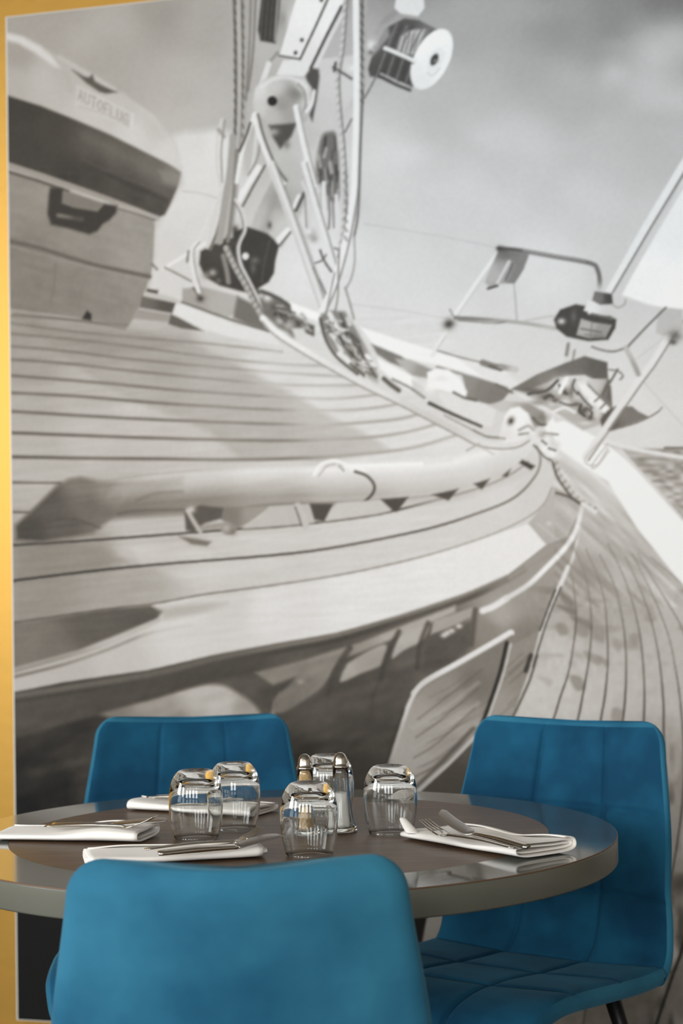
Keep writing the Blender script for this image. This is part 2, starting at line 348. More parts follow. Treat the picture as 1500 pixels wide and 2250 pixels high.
    P([(772,1452),(840,1416),(850,1436),(840,1460),(792,1480),(748,1498),(758,1468)], [(800,1450,156),(760,1485,166)], 7, 1, 1)
    P([(884,1392),(940,1372),(926,1408),(888,1428),(862,1446),(868,1420)], 172, 7, 1, 1)
    P([(952,1364),(1040,1334),(1034,1356),(984,1380),(946,1394)], 160, 6)
    for s, w, v in (([(1044,1340),(1040,1375),(1036,1416)],11,86),([(940,1368),(922,1416),(916,1468)],9,76),([(876,1388),(848,1444),(836,1492)],11,72),([(768,1424),(738,1472),(720,1526)],14,76),([(836,1492),(820,1530),(815,1580)],8,76)):
        L(s, w, v, 7, .85)
    P([(945,1400),(1035,1365),(1035,1420),(1000,1450),(940,1480),(925,1470)], 86, 10, .8)
    for x,y in ((1008,1376),(992,1386),(982,1391),(975,1396)): B(x,y,7,5,225,.9)
    B(660,1498,8,6,165,.8); B(760,1478,6,6,165,.7)
    sl = window(-20,1400,1020,2330); INK[sl] += (vnoise(70,16,51,-.25)[sl]*12 + vnoise(24,14,52,-.5)[sl]*8 - 3)*np.clip((GY[sl]-1420-(600-GX[sl])*.22)/60,0,1)
    L([(1060,1342),(1085,1332),(1112,1315)], 14, 228, 5); L([(1112,1315),(1160,1285),(1200,1247),(1240,1205),(1265,1165),(1280,1110)], 11, [(1120,1310,215),(1200,1245,238),(1280,1120,225)], 5)
    L([(1118,1270),(1160,1245),(1200,1225),(1240,1190)], 6, 150, 5)
    # --- washboard leaning on the hull
    P([(936,1500),(1000,1460),(1118,1395),(1108,1440),(1072,1560),(1020,1650),(925,1738),(806,1850),(848,1738),(852,1680),(880,1610),(898,1550)],
      [(980,1520,138),(1060,1450,122),(950,1600,160),(900,1680,172),(1000,1590,162),(930,1720,165),(1045,1500,114),(860,1720,182),(1000,1640,150)], 4)
    for i in range(20):
        a = prng.random(); x = 900+a*40+prng.random()*90; y = 1530+prng.random()*190
        L([(x,y),(x+45,y-22),(x+95,y-58)], 3, 108, 4, .4)
    for y0 in (1560,1600,1645,1690): L([(905+(1690-y0)*.1,y0+20),(960,y0-12),(1060-(y0-1560)*.2,y0-90)], 4, 96, 4, .55)
    for y0 in (1580,1625,1668): L([(905,y0+20),(960,y0-12),(1050,y0-80)], 8, 176, 8, .4)
    R([(1122,1391),(1080,1416),(1000,1462),(936,1498),(910,1524)], 15, [(1120,1390,228),(1000,1460,222),(920,1510,205)], 120, (.4,.8), 5)
    L([(910,1524),(895,1556),(876,1616),(856,1680),(840,1735),(804,1852)], 9, [(900,1540,205),(870,1630,180),(845,1720,140)], 4)
    L([(886,1560),(866,1620),(845,1690),(832,1740)], 6, 66, 5)
    P([(1122,1420),(1160,1398),(1190,1380),(1180,1430),(1160,1500),(1110,1610),(1050,1690),(1040,1640),(1075,1560),(1100,1480)], [(1130,1450,140),(1150,1480,135),(1100,1560,150),(1080,1640,140)], 4)
    for i in range(10):
        x = 1085+prng.random()*50; y = 1440+prng.random()*140; L([(x,y+20),(x+45,y-20)], 3, 105, 3, .5)
    L([(1113,1412),(1097,1480),(1070,1560),(1045,1625)], 8, 42, 4); L([(1122,1415),(1106,1480),(1080,1556),(1058,1615)], 4, 196, 3)
    P([(1046,1618),(1025,1745),(965,1890),(800,1860),(915,1745)], [(1000,1700,84),(1030,1650,92)], 5)
    L([(1040,1600),(980,1665),(900,1742)], 8, 88, 6, .8); L([(1050,1612),(985,1678),(915,1742),(806,1852)], 8, 196, 3)
    # --- side deck, lower right
    P([(1284,1112),(1220,1010),(1330,1060),(1400,1160),(1500,1285),(1700,1480),(1700,2330),(880,2330),(960,1900),(1020,1745),(1120,1590),(1168,1455),(1210,1345),(1262,1225)],
      [(1250,1050,205),(1330,1085,208),(1310,1180,180),(1300,1250,155),(1400,1230,175),(1400,1330,168),(1460,1300,190),(1290,1350,165),(1230,1450,192),(1200,1530,196),(1350,1500,186),(1450,1500,182),(1250,1560,192),(1470,1590,178),(1480,1700,152),
       (1480,1830,150),(1480,2000,130),(1470,2200,112),(1400,2200,104),(1650,1700,160)], 4)
    sl = window(1150,1290,1700,2330)
    INK[sl] += np.minimum(0, vnoise(34,20,21)[sl]+.12)*75*np.clip((GX[sl]-1150)/60,0,1)*np.clip((1480-GY[sl])/40,0.25,1) + vnoise(9,14,22)[sl]*9
    fade = np.clip((GX-1380)/70,0,1)*np.clip((GY-1560)/160,0,1)
    INK[:] += np.minimum(0, vnoise(22,45,23)+.1)*130*fade + np.maximum(0, vnoise(26,60,26)-.1)*110*fade
    for q, v in (([(1228,1300),(1250,1312),(1262,1330),(1240,1328)],120),([(1225,1330),(1262,1336),(1262,1352),(1238,1342)],105),([(1255,1352),(1298,1366),(1296,1382),(1262,1366)],118),([(1222,1372),(1240,1370),(1248,1392),(1230,1396)],138),([(1262,1372),(1292,1380),(1290,1400),(1268,1394)],140),
                 ([(1304,1378),(1328,1380),(1326,1412),(1306,1400)],145),([(1284,1430),(1320,1446),(1316,1462),(1290,1448)],140),([(1252,1484),(1276,1488),(1284,1512),(1268,1518),(1256,1504)],132),([(1310,1440),(1336,1452),(1330,1466)],138),([(1180,1486),(1212,1494),(1206,1508)],168),([(1346,1400),(1366,1412),(1360,1432),(1346,1420)],152),([(1346,1556),(1366,1560),(1364,1590),(1344,1586)],142)):
        P(q, v, 8, .75, 1)
    sl = window(1220,1010,1520,1330); INK[sl] += vnoise(60,9,24,.75)[sl]*34
    planks = [[(1252,1240),(1263,1313),(1265,1367),(1257,1433),(1247,1483),(1230,1533),(1212,1590),(1150,1750),(1080,1960),(1040,2150)],[(1260,1203),(1283,1257),(1295,1317),(1299,1383),(1293,1450),(1283,1510),(1267,1590),(1230,1730),(1150,1980),(1090,2280)],[(1287,1207),(1310,1260),(1327,1317),(1333,1383),(1335,1450),(1330,1517),(1318,1590),(1290,1750),(1240,2000),(1180,2290)],
        [(1317,1220),(1347,1280),(1363,1340),(1372,1400),(1375,1467),(1373,1533),(1367,1590),(1350,1750),(1318,2000),(1275,2290)],[(1335,1195),(1367,1260),(1390,1327),(1405,1393),(1413,1467),(1415,1533),(1413,1600),(1405,1750),(1385,2000),(1350,2290)],[(1373,1223),(1403,1287),(1427,1353),(1443,1420),(1452,1483),(1457,1550),(1458,1620),(1464,1720)],
        [(1388,1217),(1433,1307),(1467,1393),(1483,1467),(1494,1540),(1502,1650),(1500,1750),(1486,1861),(1468,1960)],[(1400,1215),(1443,1287),(1480,1347),(1500,1387),(1540,1500)],[(1430,1225),(1500,1285),(1560,1350)]]
    for k, s in enumerate(planks): L(s, 2.6 if k > 6 else 3, [(1280,1230,140),(1400,1240,145),(1270,1400,95),(1290,1560,62),(1370,1560,62),(1330,1300,135),(1400,1450,100),(1460,1600,70),(1480,1400,130),(1490,1850,60)], 3, .95, 5 if k < 6 else 4)
    L([(1510,2040),(1495,2095),(1475,2150),(1440,2255)], 7, 42, 4); L([(1454,2126),(1480,2140)], 4, 70)
    for x,y in ((1239,1320),(1246,1332),(1300,1365),(1232,1380),(1270,1440),(1310,1400)): B(x,y,16,9,140,.5,.4)
    # outer edge of the hull
    L([(1247,1246),(1228,1290),(1208,1335),(1190,1385),(1178,1430),(1168,1458)], 9, [(1245,1250,222),(1200,1350,205),(1170,1450,190)], 4)
    L([(1232,1290),(1215,1330),(1198,1375),(1184,1420),(1170,1465)], 4, 78, 3); L([(1220,1296),(1203,1338),(1186,1385)], 4, 60, 3)
    L([(1166,1440),(1160,1458),(1155,1474)], 10, 62, 5); L([(1180,1440),(1165,1490),(1150,1525),(1125,1578),(1100,1620)], 5, 80, 4)
    # --- white toe rail and deck edge, right
    P([(1205,930),(1240,925),(1290,950),(1335,975),(1380,1012),(1440,1075),(1500,1142),(1600,1250),(1600,1390),(1500,1285),(1400,1162),(1335,1058),(1285,1028),(1225,985)], 242, 6)
    L([(1335,975),(1380,1012),(1440,1075),(1500,1142)], 5, 205, 5, .8)
    L([(1325,968),(1400,988),(1500,1005),(1600,1015)], 9, 225, 4); L([(1325,975),(1400,996),(1500,1013)], 3, 185, 3, .8)
    L([(1335,975),(1300,1022),(1310,1026),(1338,990)], 3, 190, 3)
    # --- raft canister, upper left
    P([(-20,62),(12,70),(40,78),(80,95),(130,125),(200,163),(250,193),(290,222),(340,253),(368,290),(383,320),(392,350),(397,372),(380,366),(310,330),(240,294),(160,260),(90,232),(-20,200)],
      [(40,120,158),(30,180,172),(100,180,182),(140,160,176),(170,130,178),(200,250,192),(300,300,202),(370,340,205),(280,230,186),(340,280,190),(220,160,180)], 5)
    P([(-20,66),(15,72),(50,80),(90,102),(118,128),(135,150),(118,146),(75,115),(40,95),(-20,80)], 206, 9)
    L([(118,118),(140,155),(155,200)], 8, 170, 8, .6); L([(130,125),(200,165),(250,195)], 8, 196, 8, .6)
    L([(270,205),(330,255),(355,290)], 6, 196, 6, .5)
    P([(158,153),(185,168),(195,170),(203,163),(208,178),(225,188),(258,203),(232,206),(218,202),(190,183)], 92, 6)
    P([(168,188),(292,250),(288,284),(164,232)], 198, 4, .6)
    L([(168,188),(292,250)], 3, 204, 3, .7, sm=0); L([(292,250),(288,284)], 4, 212, 3, .8, sm=0)
    f = {'A':[[(0,1),(.5,0),(1,1)],[(.22,.62),(.78,.62)]],'U':[[(0,0),(0,.8),(.5,1),(1,.8),(1,0)]],'T':[[(0,0),(1,0)],[(.5,0),(.5,1)]],'O':[[(.5,0),(0,.3),(0,.7),(.5,1),(1,.7),(1,.3),(.5,0)]],
         'F':[[(1,0),(0,0),(0,1)],[(0,.5),(.8,.5)]],'L':[[(0,0),(0,1),(1,1)]],'G':[[(1,.2),(.6,0),(.2,.1),(0,.5),(.2,.9),(.6,1),(1,.85),(1,.55),(.6,.55)]]}
    for k, ch in enumerate('AUTOFLUG'):
        ox, oy = 173+k*14.2, 196+k*7.3
        for st in f[ch]: L([(ox+u*9.5-v*1.5, oy+u*4.8+v*23) for u,v in st], 3.2, 152, 3, .8, sm=0)
    L([(172,233),(215,246),(250,258),(284,278)], 4, 178, 4, .8)
    P([(-20,196),(20,211),(90,233),(160,261),(240,295),(310,330),(370,360),(398,378),(390,412),(375,447),(362,472),(350,477),(270,448),(180,414),(100,384),(-20,344)],
      [(60,240,66),(60,320,68),(100,280,72),(200,320,88),(250,330,96),(330,370,105),(380,390,125),(150,380,66),(300,420,72),(350,455,76),(370,430,92),(200,380,68)], 6)
    L([(190,300),(250,330),(320,365),(370,395)], 20, 112, 18, .45); P([(345,372),(398,384),(390,408),(360,400)], 138, 10, .6)
    L([(240,385),(300,412),(365,440)], 10, 60, 8, .5); L([(180,350),(260,385),(375,428)], 5, 100, 6, .4)
    # --- cradle box
    P([(-20,362),(110,405),(250,455),(332,480),(340,492),(336,580),(330,608),(318,640),(300,690),(282,716),(200,702),(100,688),(-20,672)],
      [(40,440,138),(90,420,142),(60,560,126),(60,640,124),(200,540,138),(290,500,146),(300,570,150),(150,640,128),(250,660,132),(300,640,138)], 4)
    sl = window(-20,380,340,716); INK[sl] += vnoise(40,10,31,.25)[sl]*7 + vnoise(14,12,32)[sl]*5
    L([(-20,352),(25,366),(100,390),(200,424),(280,454),(345,480)], 11, [(50,375,150),(200,424,150),(330,476,165)], 5)
    L([(-20,366),(30,381),(80,396),(150,420)], 6, 84, 5); L([(260,458),(300,470),(340,484)], 4, 108, 4)
    P([(110,412),(138,414),(137,446),(160,455),(214,464),(228,447),(258,452),(255,468),(240,484),(226,492),(214,508),(196,515),(150,502),(112,494),(104,470),(107,430)], 62, 7)
    P([(141,420),(230,447),(214,462),(160,454),(138,444)], 122, 5); L([(128,473),(150,477),(180,482)], 8, [(130,473,122),(180,482,85)], 6)
    L([(-20,520),(25,531),(80,543),(150,565),(220,585),(330,608)], 9, 98, 6); L([(25,541),(150,575),(330,617)], 3, 152, 4, .6)
    L([(122,580),(119,630),(111,662)], 5, 112, 6, .6)
    P([(191,682),(201,690),(200,705),(180,701)], 48, 5)
    L([(30,690),(150,702),(280,716)], 4, 104, 4, .8)
    # --- cabin edge beside the box
    P([(336,590),(350,578),(430,560),(440,640),(400,660),(330,640)], 208, 6)
    L([(360,590),(400,565),(450,535)], 7, 226); L([(362,588),(390,602),(420,618)], 4, 120); L([(334,580),(345,592)], 5, 120)
    P([(322,634),(348,638),(346,646),(322,642)], 78, 4); P([(312,650),(386,666),(378,688),(306,676)], [(320,660,105),(370,675,84)], 4)
    L([(320,644),(386,660)], 6, 186, 3); P([(300,678),(376,692),(372,708),(290,700)], 150, 5)
    P([(386,668),(400,668),(520,714),(590,726),(620,760),(500,740),(430,715),(380,690)], 220, 4)
    P([(375,690),(396,700),(448,728),(400,722),(370,712)], 96, 4)
    # --- mast, boom and tackle
    P([(700,130),(790,120),(800,180),(745,260),(700,370),(660,470),(620,545),(545,520),(560,470),(610,370),(650,260)], [(760,180,205),(720,260,198),(680,300,190),(640,380,184),(690,350,200),(590,480,182),(620,500,196),(610,440,160)], 6)
    L([(625,395),(595,460),(575,520)], 14, 150, 14, .6)
    P([(576,-20),(618,-20),(614,40),(606,96),(572,90),(566,66)], 68, 5)
    for x in (576,586,596,604): L([(x+4,-20),(x-4,86)], 3, 105, 3, .6)
    P([(618,-20),(660,-20),(636,80),(616,104),(606,94),(612,40)], [(620,40,150),(640,40,205)], 4); L([(612,-20),(604,90)], 4, 160)
    P([(655,-20),(728,-20),(660,130),(614,122)], [(690,30,236),(640,110,228)], 3)
    P([(726,-20),(768,-20),(682,152),(668,168),(606,165),(622,132),(660,130)], [(740,20,235),(650,150,222)], 3)
    L([(728,-20),(694,56),(659,130)], 5, 78, 3, sm=0); L([(613,122),(659,130)], 4, 80, 3, sm=0); L([(750,14),(716,80),(682,150)], 6, 74, 3, sm=0)
    L([(758,20),(724,84),(692,150)], 8, 214, 3, sm=0)
    for x,y in ((663,88),(649,116),(706,0)): B(x,y,4.5,4.5,70,1,0,1)
    L([(610,115),(590,140),(580,165)], 7, 150); L([(590,140),(575,185)], 12, 218)
    P([(672,165),(682,148),(700,152),(702,168),(695,220),(686,268),(670,235)], 84, 6)
    P([(555,225),(560,195),(578,174),(605,166),(640,166),(670,172),(686,196),(684,240),(672,268),(640,274),(600,270),(575,258),(558,243)], [(570,200,212),(600,190,196),(620,230,150),(650,205,128),(665,190,215),(600,255,182),(640,255,160),(570,240,200),(675,230,200)], 5)
    L([(575,190),(605,172),(640,172),(668,190),(676,225)], 8, 222, 6, .8); L([(655,185),(668,200),(672,225),(668,245)], 5, 120, 5, .7)
    B(598,222,11,11,44,1,0,1); L([(690,200),(684,230),(672,245)], 7, 224)
    P([(590,275),(652,270),(640,300),(615,328),(598,300)], 82, 7); B(600,290,12,8,180,.8); B(630,318,8,10,120,.8)
    # dark block of halyards
    P([(706,300),(720,290),(740,300),(746,400),(743,440),(726,442),(708,415),(694,385),(698,335)], 108, 9, .95, 1)
    for k in range(26):
        x = 698+prng.random()*46; y = 298+prng.random()*140
        L([(x,y),(x+prng.uniform(-5,5),y+prng.uniform(14,34))], prng.uniform(3,7), float(prng.choice([58,66,80,150,175,200])), 4, .8)
    L([(722,437),(724,470),(722,503)], 4, 118); L([(711,402),(712,450),(713,495)], 9, 218); L([(738,430),(742,480),(738,520)], 8, 214); L([(731,440),(733,500)], 4, 130)
    # stays and struts
    L([(582,364),(556,410),(533,453)], 5, 100, 3, sm=0); L([(568,368),(540,412),(524,440)], 13, 228, 3, sm=0)
    L([(632,505),(607,532)], 12, 228, 3, sm=0); L([(638,510),(614,540)], 4, 90, 3, sm=0)
    L([(668,425),(650,462)], 8, 92, 3, sm=0); L([(656,430),(645,455)], 8, 222, 3, sm=0)
    # black mast base
    P([(456,543),(487,528),(500,514),(543,498),(587,513),(603,527),(613,540),(605,573),(602,600),(590,620),(567,634),(556,645),(527,640),(483,628),(450,609),(437,580),(440,552)], [(480,560,72),(540,540,64),(580,560,66),(470,600,66),(560,610,62)], 5)
    B(539,563,7.5,7.5,222,1,0,1); B(560,572,9,7,118,.8); B(556,590,6,12,112,.7); B(467,599,8,7,178,.9); B(452,606,8,8,150,.8); B(480,617,6,5,115,.8); B(592,495,5,8,80,.9); L([(592,530),(580,580),(575,620)], 5, 90, 5, .6)
    L([(490,562),(497,590),(502,620)], 10, 135, 5)
    P([(400,634),(443,630),(523,650),(521,688),(500,697),(433,678),(400,662)], [(420,650,160),(500,670,172)], 5); B(440,656,8,7,62,1); L([(424,632),(436,650)], 4, 100); L([(400,664),(500,700),(590,728)], 5, 108)
    P([(521,650),(556,668),(577,706),(590,728),(540,712),(512,698)], 112, 8)
    # rope clutter at the foot
    P([(560,640),(590,642),(640,677),(640,690),(690,715),(690,738),(660,722),(640,735),(610,720),(580,690)], 110, 8)
    for x,y,r,v in ((588,653,10,232),(572,650,6,205),(600,675,6,90),(614,705,9,185),(634,715,11,178),(605,690,5,70),(645,735,9,120),(566,640,6,66),(618,690,7,75)): B(x,y,r,r,v,.9)
    P([(650,704),(690,716),(689,740),(650,722)], 92, 4); L([(575,640),(610,655),(640,675)], 9, 88, 4)
    P([(637,664),(660,672),(702,688),(704,706),(650,692),(640,680)], 240, 4)
    P([(640,722),(668,720),(672,735),(700,745),(720,775),(690,765),(650,745)], 212, 7)
    # running rigging, left bundle
    for s, w, v in (([(514,-20),(518,150),(516,300),(500,420),(480,500),(462,548)],7,112),([(523,-20),(527,150),(523,300),(508,430),(492,520)],9,178),([(531,-20),(534,150),(530,300),(514,440),(502,530)],6,116),
                    ([(540,-20),(540,120),(536,260),(522,400),(508,520)],8,168),([(551,-20),(548,100),(540,220)],5,128),([(562,-20),(556,110),(545,200)],5,124),([(512,300),(505,380),(495,440),(482,530)],16,160),([(520,330),(512,440),(500,530)],8,130)):
        L(s, w, v, 3.5)
    for y in range(0, 300, 22): L([(515,y),(518,y+8)], 5, 80, 3, .7); L([(532,y+9),(535,y+17)], 4, 84, 3, .7)
    L([(487,262),(478,300),(476,360),(484,410)], 6, 206); L([(494,265),(486,330),(488,400)], 4, 150); L([(480,285),(492,300)], 8, 140, 5, .8)
    L([(486,420),(470,480),(456,545)], 5, 205); L([(468,450),(440,520),(422,550)], 6, 214)
    for s, w, v in (([(560,250),(545,290),(532,330),(520,400)],9,226),([(550,270),(540,300),(526,332)],6,92),([(566,262),(560,320),(552,370),(530,410)],7,206),([(574,290),(566,345),(545,385)],4,140)): L(s, w, v)
    R([(517,440),(533,470),(538,503),(528,527),(523,547),(528,580),(545,615),(562,650),(577,692)], 8, 206, 105, (-1,.2), 3)
    B(517,505,7,10,62,.9); B(510,535,6,7,80,.8)
    R([(497,545),(517,587),(540,627),(560,667),(587,713)], 13, 172, 95, (.8,-.6), 4, 14)
    R([(433,533),(421,552),(425,595),(437,640)], 10, 220, 130, (1,0), 3); L([(414,552),(411,575)], 5, 120)
    # main sheet legs
    R([(560,254),(572,300),(596,360),(622,400)], 14, 226, 92, (.9,-.35), 6)
    R([(596,362),(640,480),(690,620),(710,678)], 19, 217, 128, (.85,-.4), 4); L([(592,366),(636,486),(684,624),(702,676)], 4, 190, 3, .8); L([(688,588),(704,620),(718,652)], 5, 124); L([(650,470),(676,540),(700,610)], 4, 176, 3, .8)
    R([(650,236),(668,320),(690,405)], 13, 226, 150, (1,-.1), 4)
    R([(668,360),(690,437),(718,530),(735,590)], 13, 222, 135, (.9,-.3), 4); L([(664,400),(674,430),(679,495)], 7, 206); L([(670,430),(673,500)], 3, 130)
    B(683,514,12,11,165,.9); B(678,510,8,6,228,.9); B(690,525,8,8,150,.8)
    L([(703,550),(712,573),(728,597)], 5, 86); L([(692,578),(708,572),(716,560)], 4, 110); L([(735,545),(745,552),(742,565)], 4, 120)
    # right bundle
    R([(760,-20),(752,100),(742,168),(745,240),(753,320),(757,400),(757,470),(748,540)], 10, 200, 118, (.8,.2), 4, 17)
    L([(732,148),(752,160),(772,173)], 6, 100); L([(737,138),(734,156)], 6, 84); B(776,150,12,7,230,.9)
    R([(782,-20),(784,120),(784,240),(781,340),(777,427),(760,527),(735,620),(708,685)], 16, 231, 120, (1,0), 4)
    L([(796,-20),(796,100),(797,200),(792,320),(787,460),(778,520)], 5, 112, 3.5); L([(803,-20),(802,80),(799,190)], 6, 170)
    for y in range(10, 230, 19): L([(792,y),(798,y+7)], 4, 78, 3, .7)
    for y in range(380, 540, 20): L([(757,y),(762,y+8)], 6, 120, 4, .6)
    L([(778,520),(779,573),(772,610),(760,634)], 5, 165); L([(772,262),(758,290)], 5, 130); L([(745,545),(743,600),(742,650),(735,690)], 4, 132); L([(758,632),(768,665),(777,700)], 5, 150); L([(735,600),(724,650),(716,690)], 4, 150)
    # pile of line at the foot
    P([(705,690),(728,682),(758,684),(780,720),(800,755),(818,790),(832,825),(830,842),(800,830),(765,800),(732,772),(716,742),(702,712)], [(715,710,130),(770,720,135),(760,780,150),(810,815,170)], 7)
    for s, w, v in (([(724,690),(733,706),(740,722)],11,224),([(728,735),(740,750),(750,772)],10,216),([(745,778),(760,788),(772,802)],11,226),([(806,783),(813,792),(820,806)],12,230),([(780,762),(792,790),(806,815)],8,180),([(764,700),(768,712)],10,200),
                    ([(703,700),(715,745),(740,785),(785,822)],6,84),([(748,690),(768,735),(795,780),(826,828)],6,96),([(738,726),(748,744),(756,756)],6,78),([(766,772),(776,780),(786,800)],8,80),([(752,712),(762,735)],6,74),([(772,735),(788,752)],7,92),([(790,760),(800,790)],5,84),([(770,800),(800,825)],6,90)):
        L(s, w, v, 4)
    for k in range(34):
        t = prng.random(); x = 716+t*100+prng.uniform(-16,16); y = 700+t*120+prng.uniform(-12,12); a = prng.uniform(-.4,1.3)
        L([(x,y),(x+9*math.cos(a)-3,y+9*math.sin(a)),(x+18*math.cos(a),y+18*math.sin(a))], prng.uniform(3,6), float(prng.choice([74,92,118,196,222,232])), 3.5, .7)
    for k in range(20):
        x = prng.uniform(570,690); y = 660+(x-570)*.45+prng.uniform(-14,22); a = prng.uniform(0,1.2)
        L([(x,y),(x+14*math.cos(a),y+14*math.sin(a))], prng.uniform(3,6), float(prng.choice([70,88,120,185,210])), 4, .6)
    # --- coach roof edge running right
    P([(790,718),(867,743),(983,780),(1110,816),(1130,850),(1080,835),(967,803),(893,788),(820,757)], 240, 5)
    P([(1000,782),(1090,800),(1150,850),(1110,850),(1060,830)], 226, 8)
    P([(815,755),(880,782),(905,800),(880,806),(855,796),(828,778)], 122, 5); P([(868,788),(900,790),(950,812),(938,832),(905,825),(880,806)], [(890,800,178),(930,820,150)], 6)
    P([(828,786),(900,824),(936,852),(928,872),(883,850),(836,812)], 240, 5); P([(905,832),(935,850),(930,872),(905,860)], 208, 5)
    L([(843,832),(858,845),(876,858)], 10, 92, 5); L([(862,833),(900,852),(932,874)], 5, 128, 4); L([(960,806),(1040,830),(1110,852),(1130,862)], 5, 138, 4)
    P([(1014,822),(1060,834),(1124,856),(1104,880),(1076,893),(1026,880),(1020,846)], [(1030,840,142),(1080,870,124),(1060,850,130)], 5)
    P([(938,818),(960,810),(985,812),(1010,832),(1026,862),(1020,872),(990,862),(940,850)], 242, 5); B(945,850,14,14,240,.9); B(968,832,20,8,222,.6)
    P([(960,862),(990,864),(1040,880),(1092,893),(1080,938),(1030,925),(975,893)], [(985,880,222),(1050,905,222)], 4); L([(996,862),(1020,874),(1045,880)], 5, 90, 4)
    L([(943,886),(990,908),(1057,937)], 8, 66, 4, 1, 6)
    L([(1120,852),(1160,878),(1210,905),(1240,915)], 9, 226, 4); L([(1090,845),(1124,862)], 6, 110, 4)
    P([(1070,890),(1110,880),(1160,886),(1195,905),(1200,930),(1175,940),(1130,900),(1100,905)], [(1090,890,196),(1180,910,150)], 6); B(1190,918,14,10,125,.8)
    # rail frame, fender block
    L([(1096,552),(1050,615),(1000,690),(960,760)], 8, 230, 4); L([(1102,555),(1056,620),(1006,692)], 3, 196, 3, .8)
    P([(1095,548),(1160,558),(1150,590),(1130,622),(1095,624),(1078,634),(1064,620)], [(1085,600,178),(1110,590,165),(1130,600,130),(1150,570,120),(1110,555,112)], 5)
    L([(1118,575),(1104,600),(1092,622)], 6, 210, 4); L([(1126,580),(1110,616)], 4, 105); P([(1140,558),(1162,560),(1148,595),(1130,623),(1112,622),(1128,600)], 130, 4); L([(1072,634),(1092,628)], 6, 86)
    L([(1095,546),(1140,550),(1220,564),(1295,578),(1312,592),(1317,625),(1308,665)], 10, [(1100,548,90),(1200,560,122),(1290,578,112),(1315,600,110),(1310,650,200)], 4); B(1098,546,8,6,76,.9); L([(1150,550),(1220,562),(1285,574)], 3, 165, 3, .8)
    L([(1129,625),(1132,660),(1135,705)], 4, 178)
    L([(1000,698),(1080,703),(1150,710),(1222,722)], 8, [(1000,698,122),(1150,710,165),(1220,722,180)], 4); L([(1006,704),(1080,710),(1110,708)], 3, 120); L([(1150,706),(1190,698),(1222,694)], 4, 190)
    B(986,712,13,11,72,1,-.5); L([(988,680),(996,695)], 4, 150); L([(978,740),(960,765),(950,780)], 10, 228, 4); L([(980,738),(962,765)], 3, 190)
    # tool lying on the roof
    L([(960,770),(1010,785),(1060,797)], 4, 140); L([(1060,797),(1085,805),(1102,808)], 14, 128, 4); L([(1100,806),(1118,809),(1132,812)], 13, [(1105,808,150),(1128,811,196)], 4); L([(1075,804),(1100,814)], 4, 84)
    # forestay, sail and furling drum
    P([(1500,395),(1462,470),(1400,580),(1366,648),(1420,668),(1470,678),(1700,690),(1700,200)], [(1430,620,238),(1480,500,232),(1480,650,242),(1650,500,235)], 5)
    L([(1560,265),(1500,362),(1420,495),(1338,640)], 16, 228, 4, sm=0); L([(1568,270),(1507,372),(1427,504),(1346,642)], 4.5, 128, 3, sm=0); L([(1516,380),(1438,512),(1375,620)], 8, 206, 4, sm=0)
    P([(1216,702),(1230,680),(1265,668),(1285,672),(1292,690),(1340,694),(1354,702),(1352,720),(1336,747),(1292,750),(1244,740),(1222,722)], 74, 4)
    P([(1276,700),(1300,708),(1344,714),(1330,742),(1290,742),(1266,736)], [(1290,715,176),(1320,730,150)], 4); L([(1276,722),(1320,730)], 4, 110); L([(1285,735),(1325,738)], 3, 120); L([(1300,708),(1296,745)], 3, 130); B(1233,706,8,6,225,.9); B(1260,695,6,14,120,.6)
    P([(1292,660),(1346,674),(1342,692),(1318,694),(1282,682)], [(1300,675,225),(1335,685,205)], 4); P([(1306,640),(1344,645),(1346,668),(1318,670),(1300,660)], [(1315,655,120),(1338,655,72)], 4)
    L([(1346,670),(1358,676),(1372,668),(1374,658)], 4, 165); L([(1300,690),(1345,700)], 5, 110)
    P([(1250,756),(1262,752),(1280,760),(1300,762),(1285,785),(1230,810)], 212, 5); L([(1248,756),(1244,780)], 8, 140); L([(1262,770),(1258,790)], 5, 150)
    # sail cover
    P([(1120,856),(1180,822),(1240,798),(1284,782),(1334,796),(1336,836),(1300,832),(1284,824),(1248,826),(1212,840),(1160,862)], [(1160,845,118),(1250,805,112),(1320,805,98),(1200,835,128)], 4)
    P([(1334,832),(1344,905),(1338,925),(1300,930),(1262,838)], [(1300,850,198),(1340,880,104)], 6); L([(1336,836),(1322,870),(1318,880)], 6, 110); L([(1338,850),(1342,910)], 8, 100, 5)
    L([(1356,812),(1340,840),(1318,875)], 5, 105); L([(1338,812),(1358,816),(1368,826),(1362,834)], 4, 120)
    # clutter of winches
    P([(1150,862),(1230,828),(1290,840),(1340,900),(1330,930),(1280,945),(1210,900)], 178, 6)
    for x,y,rx,ry,v in ((1170,858,26,6,100),(1200,872,16,8,96),(1225,845,14,14,232),(1243,838,10,12,238),(1238,860,9,8,92),(1260,855,8,14,236),(1255,862,6,16,110),(1275,840,16,12,205),(1285,862,14,12,238),(1300,882,15,14,240),(1322,898,16,14,238),
                        (1213,884,9,7,245),(1220,880,12,6,80),(1265,888,12,6,110),(1282,902,9,8,80),(1296,918,10,6,96),(1312,912,8,8,215),(1240,885,14,8,225),(1245,902,14,5,190),(1270,870,10,8,200),(1330,915,10,10,110),(1286,930,14,4,215),(1180,885,20,6,150)):
        B(x,y,rx,ry,v,.95)
